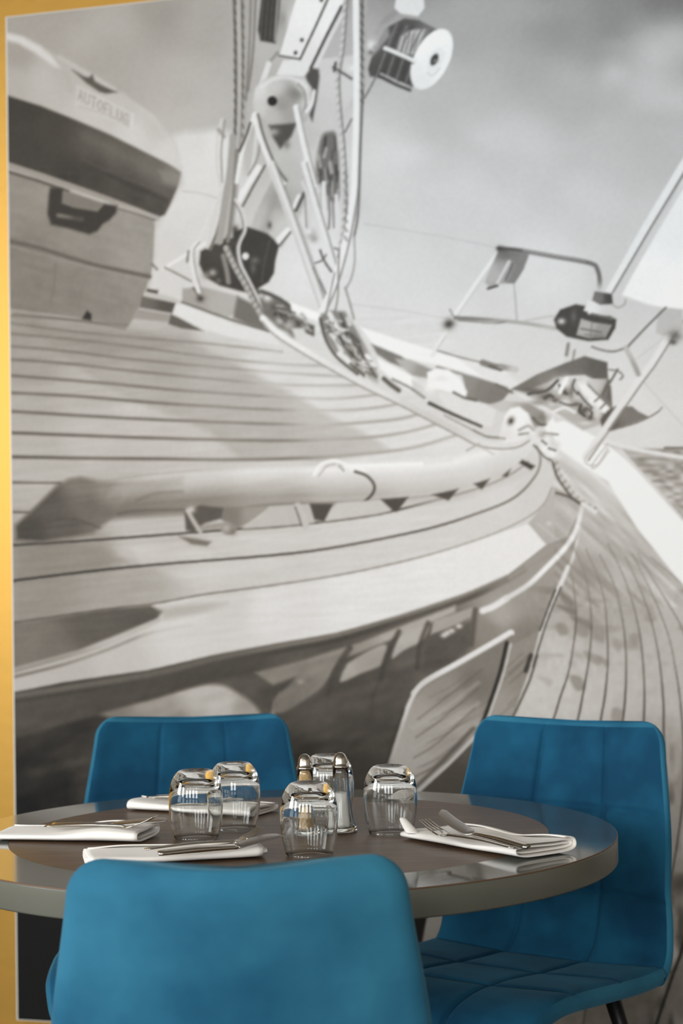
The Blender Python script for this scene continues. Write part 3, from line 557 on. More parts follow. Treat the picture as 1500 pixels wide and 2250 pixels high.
    for s, w, v in (([(1160,866),(1200,858),(1225,836)],7,92),([(1196,876),(1206,868),(1215,872)],6,84),([(1228,846),(1236,860),(1246,866)],6,80),([(1262,834),(1258,850),(1268,866)],5,98),([(1278,846),(1300,870),(1330,900)],16,236),([(1292,846),(1312,866),(1338,890)],4,120),([(1270,862),(1284,880),(1300,896)],5,90),
                    ([(1215,905),(1240,896),(1262,906)],6,232),([(1230,884),(1250,890),(1268,888)],5,105),([(1276,890),(1272,904),(1284,914)],6,74),([(1288,896),(1300,906),(1296,920)],5,88),([(1244,832),(1236,848),(1230,862)],9,240),([(1284,838),(1270,842)],8,222),([(1306,882),(1318,872)],4,120),([(1318,898),(1330,886)],4,110)):
        L(s, w, v, 3)
    P([(1318,922),(1334,902),(1352,892),(1388,892),(1402,904),(1426,916),(1384,932),(1340,946),(1322,940)], [(1330,920,92),(1380,910,122)], 4); L([(1340,946),(1400,928),(1440,908),(1453,896)], 4, 118)
    P([(1352,890),(1375,850),(1420,875),(1452,897),(1426,914),(1390,892)], 220, 5); L([(1412,838),(1450,880),(1500,935)], 3, 200)
    # stanchions right
    L([(1560,590),(1500,690),(1430,800),(1400,838),(1340,925),(1285,1005)], 14, 226, 4, sm=0); L([(1507,696),(1437,806),(1407,846),(1347,932),(1292,1012)], 4, 140, 3, sm=0)
    L([(1330,955),(1285,1010),(1310,1022),(1335,985)], 3, 185, 3)
    P([(1446,684),(1466,676),(1500,680),(1500,726),(1455,738),(1440,730)], 188, 5); L([(1462,676),(1420,718),(1380,760)], 5, 116); L([(1380,762),(1350,772),(1325,770),(1300,762)], 5, 128); L([(1374,764),(1390,795),(1402,822)], 11, [(1375,765,185),(1400,820,160)], 4)
    B(1482,738,16,12,104,.9); B(1478,752,8,6,80,.9); L([(1456,742),(1425,768),(1396,790)], 3, 200)
    # --- windlass fittings, bow knot
    P([(1095,962),(1108,915),(1120,898),(1140,893),(1160,908),(1172,938),(1178,962),(1150,970),(1120,985)], [(1130,920,244),(1110,960,225),(1165,950,232)], 5); B(1122,925,7,9,66,1,.5); L([(1140,945),(1160,936),(1172,945)], 6, 170); L([(1140,955),(1160,952)], 5, 110)
    L([(1170,918),(1184,932),(1200,934)], 6, 100); P([(1195,940),(1215,915),(1220,935),(1205,955)], 240, 5); L([(1195,952),(1225,955)], 5, 150)
    # --- hand rail
    P([(93,1192),(35,1187),(33,1155),(65,1127),(131,1064),(150,1052),(177,1047),(212,1056),(300,1045),(411,1034),(480,1027),(600,1022),(759,1020),(927,1014),(1020,1004),(1080,985),(1113,970),(1150,956),(1176,958),(1178,978),(1152,1008),(1104,1040),
       (1057,1063),(987,1085),(889,1096),(740,1105),(600,1110),(520,1118),(401,1121),(280,1123),(252,1132),(205,1173)],
      [(300,1078,168),(450,1075,188),(600,1070,198),(750,1060,208),(950,1050,214),(1080,1015,218),(1150,985,220)], 4)
    rail_c = [(215,1062),(411,1050),(600,1041),(760,1038),(927,1031),(1030,1016),(1120,982),(1160,968)]
    L(off(rail_c, 0, 50), 34, [(250,1110,112),(420,1105,118),(600,1095,140),(760,1090,160),(950,1080,182),(1080,1050,196),(1150,1000,205)], 40, .9, 18)
    L(off(rail_c, 0, 70), 22, [(250,1125,98),(420,1118,112),(600,1108,130),(760,1104,160),(950,1095,185),(1100,1055,200)], 16, .7, 8)
    L(off(rail_c, 0, -6), 22, [(230,1062,172),(411,1042,206),(600,1030,228),(760,1028,240),(950,1020,240),(1100,985,238)], 22, .85, 16)
    P([(131,1064),(150,1052),(177,1047),(215,1056),(290,1060),(270,1100),(252,1132),(205,1173),(93,1192),(35,1187),(33,1155),(65,1127)], [(177,1060,118),(60,1165,74),(110,1110,88),(150,1160,90),(200,1120,104),(240,1080,135),(230,1140,112),(285,1070,160)], 12)
    P([(250,1066),(400,1050),(400,1065),(290,1085),(240,1090)], 158, 18, .7)
    L([(131,1066),(100,1100),(55,1145)], 12, 82, 12, .5); L([(760,1024),(840,1022),(925,1019)], 8, 247, 6, .9);  L([(1000,1012),(1060,995),(1110,975)], 10, 240, 8, .6)
    L([(300,1100),(340,1085),(400,1080)], 5, 95, 8, .5); L([(60,1160),(150,1140),(220,1160)], 4, 68, 6, .5)
    sl = window(30,1040,700,1200); INK[sl] += vnoise(70,6,41,-.1)[sl]*9
    L([(260,1130),(300,1122),(401,1120),(520,1117),(600,1109),(740,1104),(889,1095),(987,1084)], 4, [(300,1122,95),(600,1109,110),(900,1095,150)], 5, .8); L([(215,1058),(300,1046),(411,1035),(600,1023),(760,1020)], 3, [(300,1046,150),(600,1023,190)], 4, .6)
    L([(690,1043),(703,1022),(732,1012),(758,1020),(775,1030),(800,1034)], 7, 240, 4); L([(700,1046),(716,1026),(735,1020)], 3, 175, 3); L([(780,1036),(806,1046),(822,1066),(818,1085),(800,1103)], 6, 78, 4); L([(745,1024),(755,1034)], 5, 165)
    P([(480,1118),(592,1111),(570,1132),(545,1150),(520,1162),(486,1142)], [(500,1130,122),(560,1125,150)], 6)
    P([(592,1112),(680,1107),(690,1150),(600,1158),(530,1163),(570,1135)], 185, 6)
    P([(740,1105),(838,1098),(862,1122),(830,1130),(700,1148),(712,1143)], 196, 5)
    for q, v in (([(680,1107),(732,1107),(712,1146),(690,1142)],78),([(836,1097),(897,1092),(872,1125),(862,1122)],78),([(948,1087),(1007,1074),(985,1100)],82),([(1040,1063),(1076,1052),(1058,1076)],84),([(1102,1046),(1122,1030),(1114,1048)],82),([(1147,1010),(1176,1024),(1166,1033),(1140,1017)],70)): P(q, v, 5)
    L([(654,1112),(664,1132),(672,1156)], 15, 190, 5); L([(648,1114),(656,1135),(662,1155)], 4, 110)
    # shackle
    P([(405,1125),(440,1110),(490,1116),(486,1140),(450,1150),(425,1170),(408,1165)], 88, 6); L([(412,1122),(425,1145),(440,1168)], 9, 178, 4); B(420,1120,9,7,205,.9)
    L([(445,1160),(470,1156),(500,1152)], 12, 150, 5); B(502,1162,17,14,138,1,0,1); B(496,1160,9,8,178,.8); B(512,1170,7,7,110,.7); P([(392,1178),(420,1182),(465,1190),(455,1200),(420,1196)], 112, 7)
    # --- toe rope along the deck
    rp = [(578,700),(600,725),(643,755),(717,799),(800,845),(883,885),(967,929),(1017,955),(1053,973),(1100,980),(1140,976),(1165,962)]
    R(rp, 15, [(600,725,232),(800,845,222),(960,925,205),(1100,978,222)], 140, (-.35,.85), 4); R(off(rp[6:10], 8, -14), 6, 215, 130, (.3,-.8), 3)
    L([(1040,945),(1070,960),(1095,962)], 4, 130); L([(1025,990),(1052,975)], 4, 175); L([(1060,985),(1085,998)], 3, 190)
    # --- knot and hanging line at the bow
    for x,y,r,v in ((1180,965,12,226),(1195,985,13,240),(1212,998,13,244),(1222,978,9,215),(1200,965,9,236),(1190,955,7,165),(1208,1012,7,190)): B(x,y,r,r,v,.95)
    for s in ([(1172,978),(1184,990),(1196,1004),(1212,1012)],[(1190,968),(1200,976)],[(1205,985),(1220,990)]): L(s, 4, 92, 3)
    R([(1218,1012),(1226,1040),(1242,1066),(1264,1093),(1288,1110),(1308,1122)], 12, 195, 74, (-.7,.6), 5, 15); L([(1222,1083),(1245,1090),(1272,1104)], 6, 100, 4); L([(1280,1108),(1306,1125)], 10, 222, 4)
    # --- reel on the right
    L([(828,70),(845,48),(872,22)], 14, 150, 5); P([(872,-20),(930,-20),(932,18),(918,36),(880,30),(866,18)], 222, 4)
    P([(808,152),(820,110),(846,62),(888,40),(920,44),(962,66),(906,192),(880,180),(812,168)], [(840,100,92),(860,150,82),(900,70,88),(880,150,78),(930,80,120)], 5)
    P([(880,80),(900,66),(934,64),(918,110),(904,122),(872,112)], 186, 6)
    for k in range(9):
        x = 842+k*11; L([(x+30,52+k*2.5),(x+10,100),(x-16,170+k*1.5)], 3, 62 if k % 2 else 150, 3, .65)
    for k in range(4): L([(890+k*10,74),(882+k*9,112)], 3, 110, 3, .8)
    P([(812,60),(850,50),(856,80),(830,110),(812,130)], 170, 8, .7)
    B(948,130,72,38,[(930,90,242),(960,140,236),(920,180,228)],1,math.radians(-63.5),1); B(956,132,30,16,226,.8,math.radians(-63.5),1); L([(938,160),(950,166),(966,150)], 3, 205)
    B(954,131,14,8,70,1,math.radians(-63.5),1); B(957,134,6,4,150,.8)
    L([(846,106),(880,120),(912,135)], 9, 226, 3); L([(846,113),(880,127),(908,140)], 3, 90, 3); L([(832,167),(866,184),(900,198)], 7, 74, 4); L([(836,162),(870,178)], 4, 180)
    B(816,100,10,12,232,.95); B(824,104,8,6,150,.8); B(814,115,6,5,84,.7); L([(824,172),(812,195),(800,216)], 5, 128)
    B(1440,2000,1,1,120,0)
    INK[:] += vnoise(5,5,61)*5
    INK[:] -= np.clip(16*(1-INK/175), 0, 16)          # deepen the blacks of the print
    np.clip(INK, 14, 250, out=INK)

def print_rgb():          # warm duotone ink: brownish shadows, neutral lights, slightly cool in the sky
    g = INK/255.0
    t = np.clip((INK-50)/170, 0, 1)[..., None]
    warm = np.array([1.09, 1.0, .88]); mid = np.array([1.0, .985, .975])
    tint = warm*(1-t) + mid*t
    sky = (1/(1+np.exp(-(GX-560)/120)) * 1/(1+np.exp(-(760-GY)/90)))[..., None]*.9
    cool = np.array([.985, 1.0, 1.01])
    tint = tint*(1-sky) + cool*sky
    return np.clip(g[..., None]*tint, 0, 1)
# ---------------------------------------------------------------- the mural panel on the gold wall
MUR_W, MUR_Z0, MUR_Z1 = 3.0, .095, 2.476
H = (852.0036610, -10.1571600, 37.3830826, -97.3998932, -926.1988517, 2331.0903444, -0.06576532455, 0.00783527223)   # wall metres -> print units
INK_GAIN = 1.0
def build_mural():
    paint_print()
    rgb = np.clip(lin(print_rgb()*255.0)*INK_GAIN, .004, .86)
    root = thing('wall_mural', 'tall monochrome photo mural of a sailing boat deck on the gold wall', 'mural', W(0, 0, MUR_Z0), -YAW)
    bm = bmesh.new()
    quad_box(bm, [(0,.016,0),(MUR_W,.016,0),(MUR_W,.0006,0),(0,.0006,0),(0,.016,MUR_Z1-MUR_Z0),(MUR_W,.016,MUR_Z1-MUR_Z0),(MUR_W,.0006,MUR_Z1-MUR_Z0),(0,.0006,MUR_Z1-MUR_Z0)])
    mesh_obj('panel', bm, M['core'], root, False)
    nx, nz = 740, 830
    uu = np.concatenate([np.linspace(.0035, 1.70, 600), np.linspace(1.70, MUR_W-.0035, 141)[1:]]); zz = np.linspace(MUR_Z0+.002, MUR_Z1-.002, nz)
    U, Z = np.meshgrid(uu, zz)
    q = H[6]*U + H[7]*Z + 1
    cx = ((H[0]*U + H[1]*Z + H[2])/q - PX0)/CELL - .5; cy = ((H[3]*U + H[4]*Z + H[5])/q - PY0)/CELL - .5
    cx = np.where(cx > PW-2, 2*(PW-2)-cx, cx)                  # past the edge of what the photograph shows the print simply turns back on itself
    cx = np.clip(cx, 0, PW-1.001); cy = np.clip(cy, 0, PH-1.001)
    i = cx.astype(int); j = cy.astype(int); fx = (cx-i)[..., None]; fy = (cy-j)[..., None]
    col = (rgb[j,i]*(1-fx)+rgb[j,i+1]*fx)*(1-fy) + (rgb[j+1,i]*(1-fx)+rgb[j+1,i+1]*fx)*fy
    me = bpy.data.meshes.new('print')
    co = np.zeros((nz*nx, 3), np.float32); co[:,0] = U.ravel(); co[:,2] = Z.ravel()-MUR_Z0
    me.vertices.add(nx*nz); me.vertices.foreach_set('co', co.ravel())
    a = (np.arange(nz-1)[:,None]*nx + np.arange(nx-1)[None,:]).ravel()
    f = np.stack([a, a+1, a+nx+1, a+nx], 1).astype(np.int32)
    me.loops.add(f.size); me.loops.foreach_set('vertex_index', f.ravel())
    me.polygons.add(len(f)); me.polygons.foreach_set('loop_start', (np.arange(len(f))*4).astype(np.int32))
    me.update(calc_edges=True)
    at = me.color_attributes.new('ink', 'FLOAT_COLOR', 'POINT')
    c4 = np.ones((nz*nx, 4), np.float32); c4[:,:3] = col.reshape(-1, 3); at.data.foreach_set('color', c4.ravel())
    m = bpy.data.materials.new('printed_ink'); m.use_nodes = True; nt = m.node_tree; b = nt.nodes['Principled BSDF']
    an = nt.nodes.new('ShaderNodeAttribute'); an.attribute_name = 'ink'; nt.links.new(an.outputs['Color'], b.inputs['Base Color'])
    b.inputs['Roughness'].default_value = .55; b.inputs['Specular IOR Level'].default_value = .16
    me.materials.append(m)
    o = bpy.data.objects.new('print', me); C.objects.link(o); o.parent = root
build_mural()

# ---------------------------------------------------------------- the round table
TX, TY, TZ, TR, TI = -.1002, 2.6068, .75, .50, .40
tb = thing('round_table', 'round table with brown wood centre and glossy grey rim, laid with glasses', 'table', (TX, TY, 0))
bm = bmesh.new(); lathe(bm, [(0, TZ-.004), (TI, TZ-.004), (TI, TZ), (0, TZ)], 128); mesh_obj('wood_inlay', bm, M['wood'], tb, False)
bm = bmesh.new(); lathe(bm, [(TI+.0004, TZ-.004), (TI+.0004, TZ), (TR-.0012, TZ), (TR-.0012, TZ-.004), (TI+.0004, TZ-.004)], 160); mesh_obj('rim', bm, M['ring'], tb, False)
bm = bmesh.new(); lathe(bm, [(TR-.0012, TZ-.0012), (TR-.0012, TZ-.0001), (TR-.0002, TZ-.0003), (TR, TZ-.0016), (TR-.0012, TZ-.0016)], 160); mesh_obj('edge_line', bm, M['edgeline'], tb, False)
bm = bmesh.new(); lathe(bm, [(TR-.0015, TZ-.004), (TR-.0002, TZ-.0016), (TR, TZ-.003), (TR, TZ-.036), (TR-.0015, TZ-.0385), (TR-.004, TZ-.0385)], 160); mesh_obj('edge_band', bm, M['band'], tb)
bm = bmesh.new(); lathe(bm, [(0, TZ-.0385), (TR-.0042, TZ-.0385), (TR-.0042, TZ-.0045), (0, TZ-.0045)], 128); mesh_obj('core_board', bm, M['under'], tb, False)
bm = bmesh.new(); lathe(bm, [(0, .018), (.038, .018), (.038, TZ-.06), (.11, TZ-.05), (.11, TZ-.0385), (0, TZ-.0385)], 40); mesh_obj('column', bm, M['black'], tb)
bm = bmesh.new(); lathe(bm, [(0, 0), (.20, 0), (.20, .006), (.19, .012), (.06, .022), (0, .022)], 64); mesh_obj('base_plate', bm, M['black'], tb)

# ---------------------------------------------------------------- upholstered chairs: one loft of rings, split into reverse shell, back pad and seat pad
def make_chair(name, label, loc, rz, scale=1.0, quilt=1.0):
    root = thing(name, label, 'chair', (loc[0], loc[1], 0), rz, 'blue velvet chairs'); root.scale = (scale,)*3
    # side profile of the sitting surface, front lip -> seat -> crease -> top of back (y forward, z up)
    prof = spline([(0, .476, .365), (0, .478, .415), (0, .452, .448), (0, .37, .461), (0, .24, .452), (0, .12, .442), (0, .05, .444), (0, .005, .470), (0, -.018, .52), (0, -.040, .60), (0, -.064, .70), (0, -.084, .79), (0, -.095, .845)], 10)
    s = [0.0]
    for a, b in zip(prof, prof[1:]): s.append(s[-1] + (b-a).length)
    tot = s[-1]; crease = s[60]; N = 168
    top_r, low_r = .038, .05
    wpt = [(0, .210), (.10, .225), (.30, .226), (crease, .225), (crease+.10, .221), (crease+.22, .212), (tot, .182)]
    hseam = [crease-.30, crease-.15, crease, crease+.145, crease+.285]
    def interp(x, tab):
        for (a, va), (b, vb) in zip(tab, tab[1:]):
            if x <= b: t = (x-a)/(b-a); t = t*t*(3-2*t)*.5+t*.5; return va+(vb-va)*t
        return tab[-1][1]
    def point(x):
        for i in range(len(s)-1):
            if x <= s[i+1] or i == len(s)-2:
                t = (x-s[i])/(s[i+1]-s[i]); p = prof[i].lerp(prof[i+1], t); tg = (prof[min(i+2, len(s)-1)]-prof[max(i-1, 0)]).normalized(); return p, tg
    ts = sorted(set([0, .003, .008, .015, .025] + [tot*k/N for k in range(3, N-5)] + [tot-.0008, tot-.003, tot-.006, tot-.010, tot-.016, tot-.024, tot-.034, tot-.045, tot] + [crease]))
    NU = 112; th0 = .026
    bm = bmesh.new(); rings = []
    for x in ts:
        p, tg = point(x); nrm = Vector((0, -tg.z, tg.y))           # rotate tangent: towards the back / underside
        if nrm.y > 0 and tg.z > .5: nrm = -nrm
        nrm = Vector((0, -tg.z, tg.y)); nrm = nrm if (tg.z > .5) == (nrm.y < 0) else -nrm
        if tg.z <= .5: nrm = Vector((0, -abs(tg.z) if tg.y < 0 and tg.z > 0 else -tg.z*1.0, -abs(tg.y)))
        w = interp(x, wpt); dt = tot-x; df = x
        if dt < top_r: w -= top_r - math.sqrt(max(0, top_r**2-(top_r-dt)**2))
        if df < low_r: w -= low_r - math.sqrt(max(0, low_r**2-(low_r-df)**2))
        th = th0*(1-max(0, 1-dt/.03)**2.6*.94)*(1-max(0, 1-df/.03)**2.6*.94)
        if x < crease: th *= 1.25
        ring = []
        for i in range(NU+NU-2):
            front = i < NU
            if front: a = -1+2*i/(NU-1)
            else: a = 1-2*(i-NU+1)/(NU-1)
            # rounded edge: squash the half thickness towards the sides
            m = min(1.0, (1-abs(a))*w/.022); half = th*.5*math.sqrt(max(0.0, 1-(1-m)**2))
            xw = a*w
            backness = min(1, max(0, (x-crease)/.16)); curl = .044*(a*a)*backness + .020*a*a*(1-backness)*.4
            off = half if front else -half
            if front:
                g = 0.0
                for us in (-.335, .335): g = max(g, math.exp(-((a-us)*w/.0034)**2))
                for hs in hseam: g = max(g, math.exp(-((x-hs)/.0036)**2))
                au = ((a+1)/2*3) % 1.0
                hs2 = [0.0] + hseam + [tot]; lo = max(h for h in hs2 if h <= x+1e-9); hi = min([h for h in hs2 if h > x+1e-9] + [tot+1e-6]); av = (x-lo)/max(hi-lo, 1e-6)
                puff = .0050*(math.sin(math.pi*au)*math.sin(math.pi*min(1, max(0, av))))**.5
                edge = min(1.0, (1-abs(a))*w/.03)*min(1, dt/.03)*min(1, df/.02)
                off += (puff-.0072*g)*edge*quilt
                if abs(x-crease) < .03: off -= .004*edge*(1-abs(x-crease)/.03)
            q = Vector((xw, p.y, p.z)) - nrm*off
            if x >= crease: q.y += curl
            else: q.z += curl
            if not front: q.y -= .004*math.cos(a*math.pi/2)*backness*min(1, dt/.05)
            q.z -= .009*(1-a*a)*max(0, (x-(tot-.16))/.16)              # top edge dips in the middle
            ring.append(bm.verts.new(q))
        rings.append(ring)
    K = len(rings[0]); sets = {'shell': [], 'backrest_pad': [], 'seat_pad': []}
    for r, (A, Bb) in enumerate(zip(rings, rings[1:])):
        for i in range(K):
            j = (i+1) % K
            f = (A[i], A[j], Bb[j], Bb[i])
            if 2 <= i < NU-3 and ts[r] > .016 and ts[r+1] < tot-.008: key = 'backrest_pad' if ts[r] >= crease-1e-6 else 'seat_pad'
            else: key = 'shell'
            sets[key].append([v.index for v in f] if False else f)
    caps = [rings[0][::-1], rings[-1]]
    for key, m in (('shell', M['velvet_lit']), ('backrest_pad', M['velvet']), ('seat_pad', M['velvet'])):
        b2 = bmesh.new(); mp = {}
        def vv(v):
            if v not in mp: mp[v] = b2.verts.new(v.co)
            return mp[v]
        for f in sets[key]: b2.faces.new([vv(v) for v in f][::-1])
        if key == 'shell':
            for c in caps:
                n2 = [vv(v) for v in c]; cen = b2.verts.new(sum((v.co for v in n2), Vector())/len(n2))
                for i in range(len(n2)):
                    try: b2.faces.new((n2[(i+1) % len(n2)], n2[i], cen))
                    except ValueError: pass
        mesh_obj(key, b2, m, root)
    bm.free()
    for sx in (-1, 1):
        for y0, y1 in ((.34, .40), (.06, -.03)):
            b3 = bmesh.new(); tube(b3, [Vector((sx*.125, y0, .436-.012)), Vector((sx*.150, y0+(y1-y0)*.3, .30)), Vector((sx*.205, y1, 0.0))], lambda t: .014-.005*t, 14); mesh_obj('leg', b3, M['black'], root)
    b3 = bmesh.new()
    for q in ([(-.125, .34), (.125, .34)], [(-.125, .06), (.125, .06)], [(-.125, .34), (-.125, .06)], [(.125, .34), (.125, .06)]):
        tube(b3, [Vector((q[0][0], q[0][1], .418)), Vector((q[1][0], q[1][1], .418))], .010, 8)
    mesh_obj('leg_frame', b3, M['black'], root)
    return root

make_chair('dining_chair', 'blue velvet dining chair nearest the camera, its plain reverse side in view', (-.119, 1.915), math.radians(0), .992)
make_chair('dining_chair', 'blue velvet dining chair behind the table at left, partly hidden by glasses', (-.296, 3.345), math.radians(183), 1.02, .3)
make_chair('dining_chair', 'blue velvet dining chair at right with quilted back facing the table', (.366, 3.05), math.radians(180-36), 1.03)

# ---------------------------------------------------------------- tumblers, standing mouth down
def tumbler():
    bm = bmesh.new()
    out = [(.0318, .0006), (.0336, .006), (.0352, .012), (.0370, .020), (.0386, .030), (.0397, .042), (.0402, .054), (.0397, .064), (.0385, .073), (.0365, .0815), (.0335, .0890), (.0295, .0950), (.0262, .0984), (.0240, .0998), (.0222, .1003), (.0200, .0996), (.0150, .0975), (.0080, .0962), (0, .0958)]
    inn = [(0, .0850), (.010, .0848), (.018, .0840), (.0245, .0822), (.0300, .0788), (.0340, .0735), (.0367, .066), (.0382, .056), (.0380, .044), (.0370, .032), (.0355, .021), (.0339, .013), (.0323, .006), (.0309, .0008), (.0313, .0001), (.0318, .0006)]
    lathe(bm, inn + out, 72)
    return bm
GL = [('clear tumbler nearest the camera, upside down before the shakers', (-.052, 2.393), 10), ('clear tumbler furthest left, upside down beside the left napkins', (-.222, 2.563), 40), ('clear tumbler just behind the leftmost one, upside down before the blue chair', (-.171, 2.648), 75),
      ('clear tumbler behind the salt and pepper shakers, upside down', (-.028, 2.738), 20), ('clear tumbler furthest right, upside down beside the right napkin', (.065, 2.577), 130)]
g0 = None
for lab, (x, y), rz in GL:
    o = mesh_obj('tumbler', tumbler(), M['glass']) if g0 is None else g0.copy()
    if g0 is None: g0 = o
    else: C.objects.link(o)
    o.location = (x, y, TZ+.0002); o.rotation_euler = (0, 0, math.radians(rz)); tag(o, lab, 'glass', 'upturned tumblers on the table')

# ---------------------------------------------------------------- salt and pepper
def shaker(name, label, loc, fill_mat, fill_name, fz):
    t = thing(name, label, 'shaker', (loc[0], loc[1], TZ+.0002))
    fl = lambda a, z: 1 + .035*math.cos(8*a)*max(0, 1-z/.085)
    bm = bmesh.new()
    lathe(bm, [(0, .006), (.0165, .006), (.0150, .012), (.0130, .028), (.0112, .050), (.0100, .075), (.0098, .0945), (.0106, .0955), (.0118, .0945), (.0120, .088), (.0120, .075), (.0136, .050), (.0160, .028), (.0185, .014), (.0222, .006), (.0228, .003), (.0220, .0008), (.0150, 0), (0, .001)], 64, fl)
    mesh_obj('glass_body', bm, M['glass'], t)
    bm = bmesh.new(); lathe(bm, [(0, .0066), (.0160, .0066), (.0145, .0125), (.0125, .028), (.0107, .050), (.0096, min(fz, .075)), (.0094, fz), (0, fz+.002)], 40, fl); mesh_obj(fill_name, bm, fill_mat, t)
    bm = bmesh.new(); lathe(bm, [(0, .0956), (.0128, .0956), (.0128, .0985), (.0110, .0995), (.0108, .1035), (.0104, .1065), (.0092, .1115), (.0066, .1158), (.0030, .1180), (0, .1184)], 40); mesh_obj('dome_cap', bm, M['steel'], t)
    bm = bmesh.new()
    for k in range(6): 
        a = k*math.pi/3; bmesh.ops.create_icosphere(bm, subdivisions=1, radius=.0007, matrix=Matrix.Translation((.0045*math.cos(a), .0045*math.sin(a), .1173)))
    mesh_obj('cap_hole', bm, M['black'], t)
shaker('pepper_shaker', 'glass shaker with tan ground pepper and silver dome cap, left of the salt', (-.061, 2.590), M['pepper'], 'ground_pepper', .088)
shaker('salt_shaker', 'fluted glass shaker half full of white salt with silver dome cap', (-.008, 2.603), M['salt'], 'salt', .058)

# ---------------------------------------------------------------- folded napkins: a flattened roll of cloth drawn out along its length
def napkin(label, p0, p1, width, h0, h1, seed, w0=1.0, w1=1.0, side=1, curl=None):
    rnd = random.Random(seed); p0 = Vector((p0[0], p0[1], 0)); p1 = Vector((p1[0], p1[1], 0)); ax = (p1-p0); Ln = ax.length; ax.normalize(); cr = Vector((-ax.y, ax.x, 0))*side
    root = thing('folded_napkin', label, 'napkin', (p0.x, p0.y, TZ+.0003), 0, 'folded white napkins')
    turns, NS, NL = 2.2, 130, 30; tk = .0017
    bm = bmesh.new(); rows = []
    ph = [rnd.random()*6.28 for _ in range(6)]
    for k in range(NL+1):
        v = k/NL; ww = width*(w0+(w1-w0)*v); hh = h0+(h1-h0)*v
        hh *= 1+.10*math.sin(v*5.5+ph[0])+.05*math.sin(v*13+ph[1])
        row_o, row_i = [], []
        for i in range(NS+1):
            q = i/NS; th = q*turns*2*math.pi + math.pi*.5*0; lay = q*turns
            shrink = (turns-lay)                                  # inner turns are smaller
            a = ww*.5 - .0022*shrink - .004*max(0, shrink-1); b = max(.0012, hh*.5*(lay+.35)/(turns+.35))
            e = .42
            c, s = math.cos(th), math.sin(th)
            x = a*math.copysign(abs(c)**e, c); z = b*math.copysign(abs(s)**(.8), s)
            x2 = a*.97*math.copysign(abs(c)**e, c) ; n = Vector((c/a*.3, s/b*.3)); n.normalize()
            wob = .0012*math.sin(v*9+ph[2]+lay*1.7)*abs(s)*(1 if s > 0 else 0) + .0009*math.sin(x*70+v*6+ph[3])*(1 if s > .3 else 0)
            st = (Ln*.018*math.sin(lay*2.1+ph[4]))*(1 if v > .5 else -1)*abs(v-.5)*2
            base = p0 + ax*(v*Ln+st)
            zc = hh*.5+tk*.5
            for lst, o in ((row_o, tk*.5), (row_i, -tk*.5)):
                px = x+n.x*o+ww*.5; pz = max(.0004, zc+z+n.y*o+wob)
                lst.append(bm.verts.new(base + cr*px + Vector((0, 0, pz)) - p0))
        rows.append((row_o, row_i))
    for (ao, ai), (bo, bi) in zip(rows, rows[1:]):
        for i in range(NS):
            bm.faces.new((ao[i], ao[i+1], bo[i+1], bo[i])); bm.faces.new((ai[i+1], ai[i], bi[i], bi[i+1]))
        bm.faces.new((ao[0], bo[0], bi[0], ai[0])); bm.faces.new((bo[NS], ao[NS], ai[NS], bi[NS]))
    for ro, ri, fl in ((rows[0][0], rows[0][1], 1), (rows[-1][0], rows[-1][1], 0)):
        for i in range(NS):
            f = (ro[i], ri[i], ri[i+1], ro[i+1]); bm.faces.new(f if fl else f[::-1])
    bmesh.ops.recalc_face_normals(bm, faces=bm.faces[:])
    mesh_obj('cloth', bm, M['linen'], root)
    if curl:                                                        # a corner of the cloth standing up
        b2 = bmesh.new(); n = 14; gr = []
        for i in range(n+1):
            t = i/n; rr = .0075*(1-t)**.5+.0014
            gr.append([b2.verts.new(Vector(curl[0]) - Vector((p0.x, p0.y, TZ)) + (Vector(curl[1])-Vector(curl[0]))*t + cr*rr*math.cos(a*math.pi*1.7/16) * .8 + ax*rr*math.sin(a*math.pi*1.7/16)) for a in range(17)])
        for A, Bq in zip(gr, gr[1:]):
            for a in range(16): b2.faces.new((A[a], A[a+1], Bq[a+1], Bq[a]))
        o = mesh_obj('turned_corner', b2, M['linen'], root); md = o.modifiers.new('thick', 'SOLIDIFY'); md.thickness = .0016
    return root
napkin('white folded napkin furthest right, under the crossed fork and knife', (.078, 2.515), (.222, 2.322), .118, .013, .021, 3, .95, .95, 1, ((.094, 2.500, TZ+.012), (.080, 2.524, TZ+.030)))
napkin('white folded napkin furthest left on the table, under fork and knife', (-.520, 2.562), (-.307, 2.508), .118, .013, .021, 5, .75, .85, 1)
napkin('white folded napkin in front, partly behind the nearest chair back', (-.345, 2.318), (-.112, 2.366), .105, .013, .018, 8, .9, .75, 1)
napkin('white folded napkin at the back, seen behind the two left tumblers', (-.362, 2.862), (-.150, 2.765), .085, .018, .014, 11, .8, 1.0, 1)

# ---------------------------------------------------------------- cutlery
def strip(bm, path, wid, thk, up0=Vector((0, 0, 1))):
    rings = []
    for i, p in enumerate(path):
        t = (path[min(i+1, len(path)-1)]-path[max(i-1, 0)]).normalized(); s = t.cross(up0).normalized(); u = s.cross(t)
        f = i/(len(path)-1); w = wid(f)*.5; h = thk(f)*.5
        rings.append([bm.verts.new(p + s*w*c + u*h*e) for c, e in ((-1, -.3), (-.8, -1), (.8, -1), (1, -.3), (1, .3), (.8, 1), (-.8, 1), (-1, .3))])
    for a, b in zip(rings, rings[1:]):
        for k in range(8): bm.faces.new((a[k], a[(k+1) % 8], b[(k+1) % 8], b[k]))
    bm.faces.new(rings[0][::-1]); bm.faces.new(rings[-1]); bmesh.ops.recalc_face_normals(bm, faces=bm.faces[:])
def tabw(tab):
    def f(t):
        for (a, va), (b, vb) in zip(tab, tab[1:]):
            if t <= b: return va+(vb-va)*(t-a)/(b-a)
        return tab[-1][1]
    return f
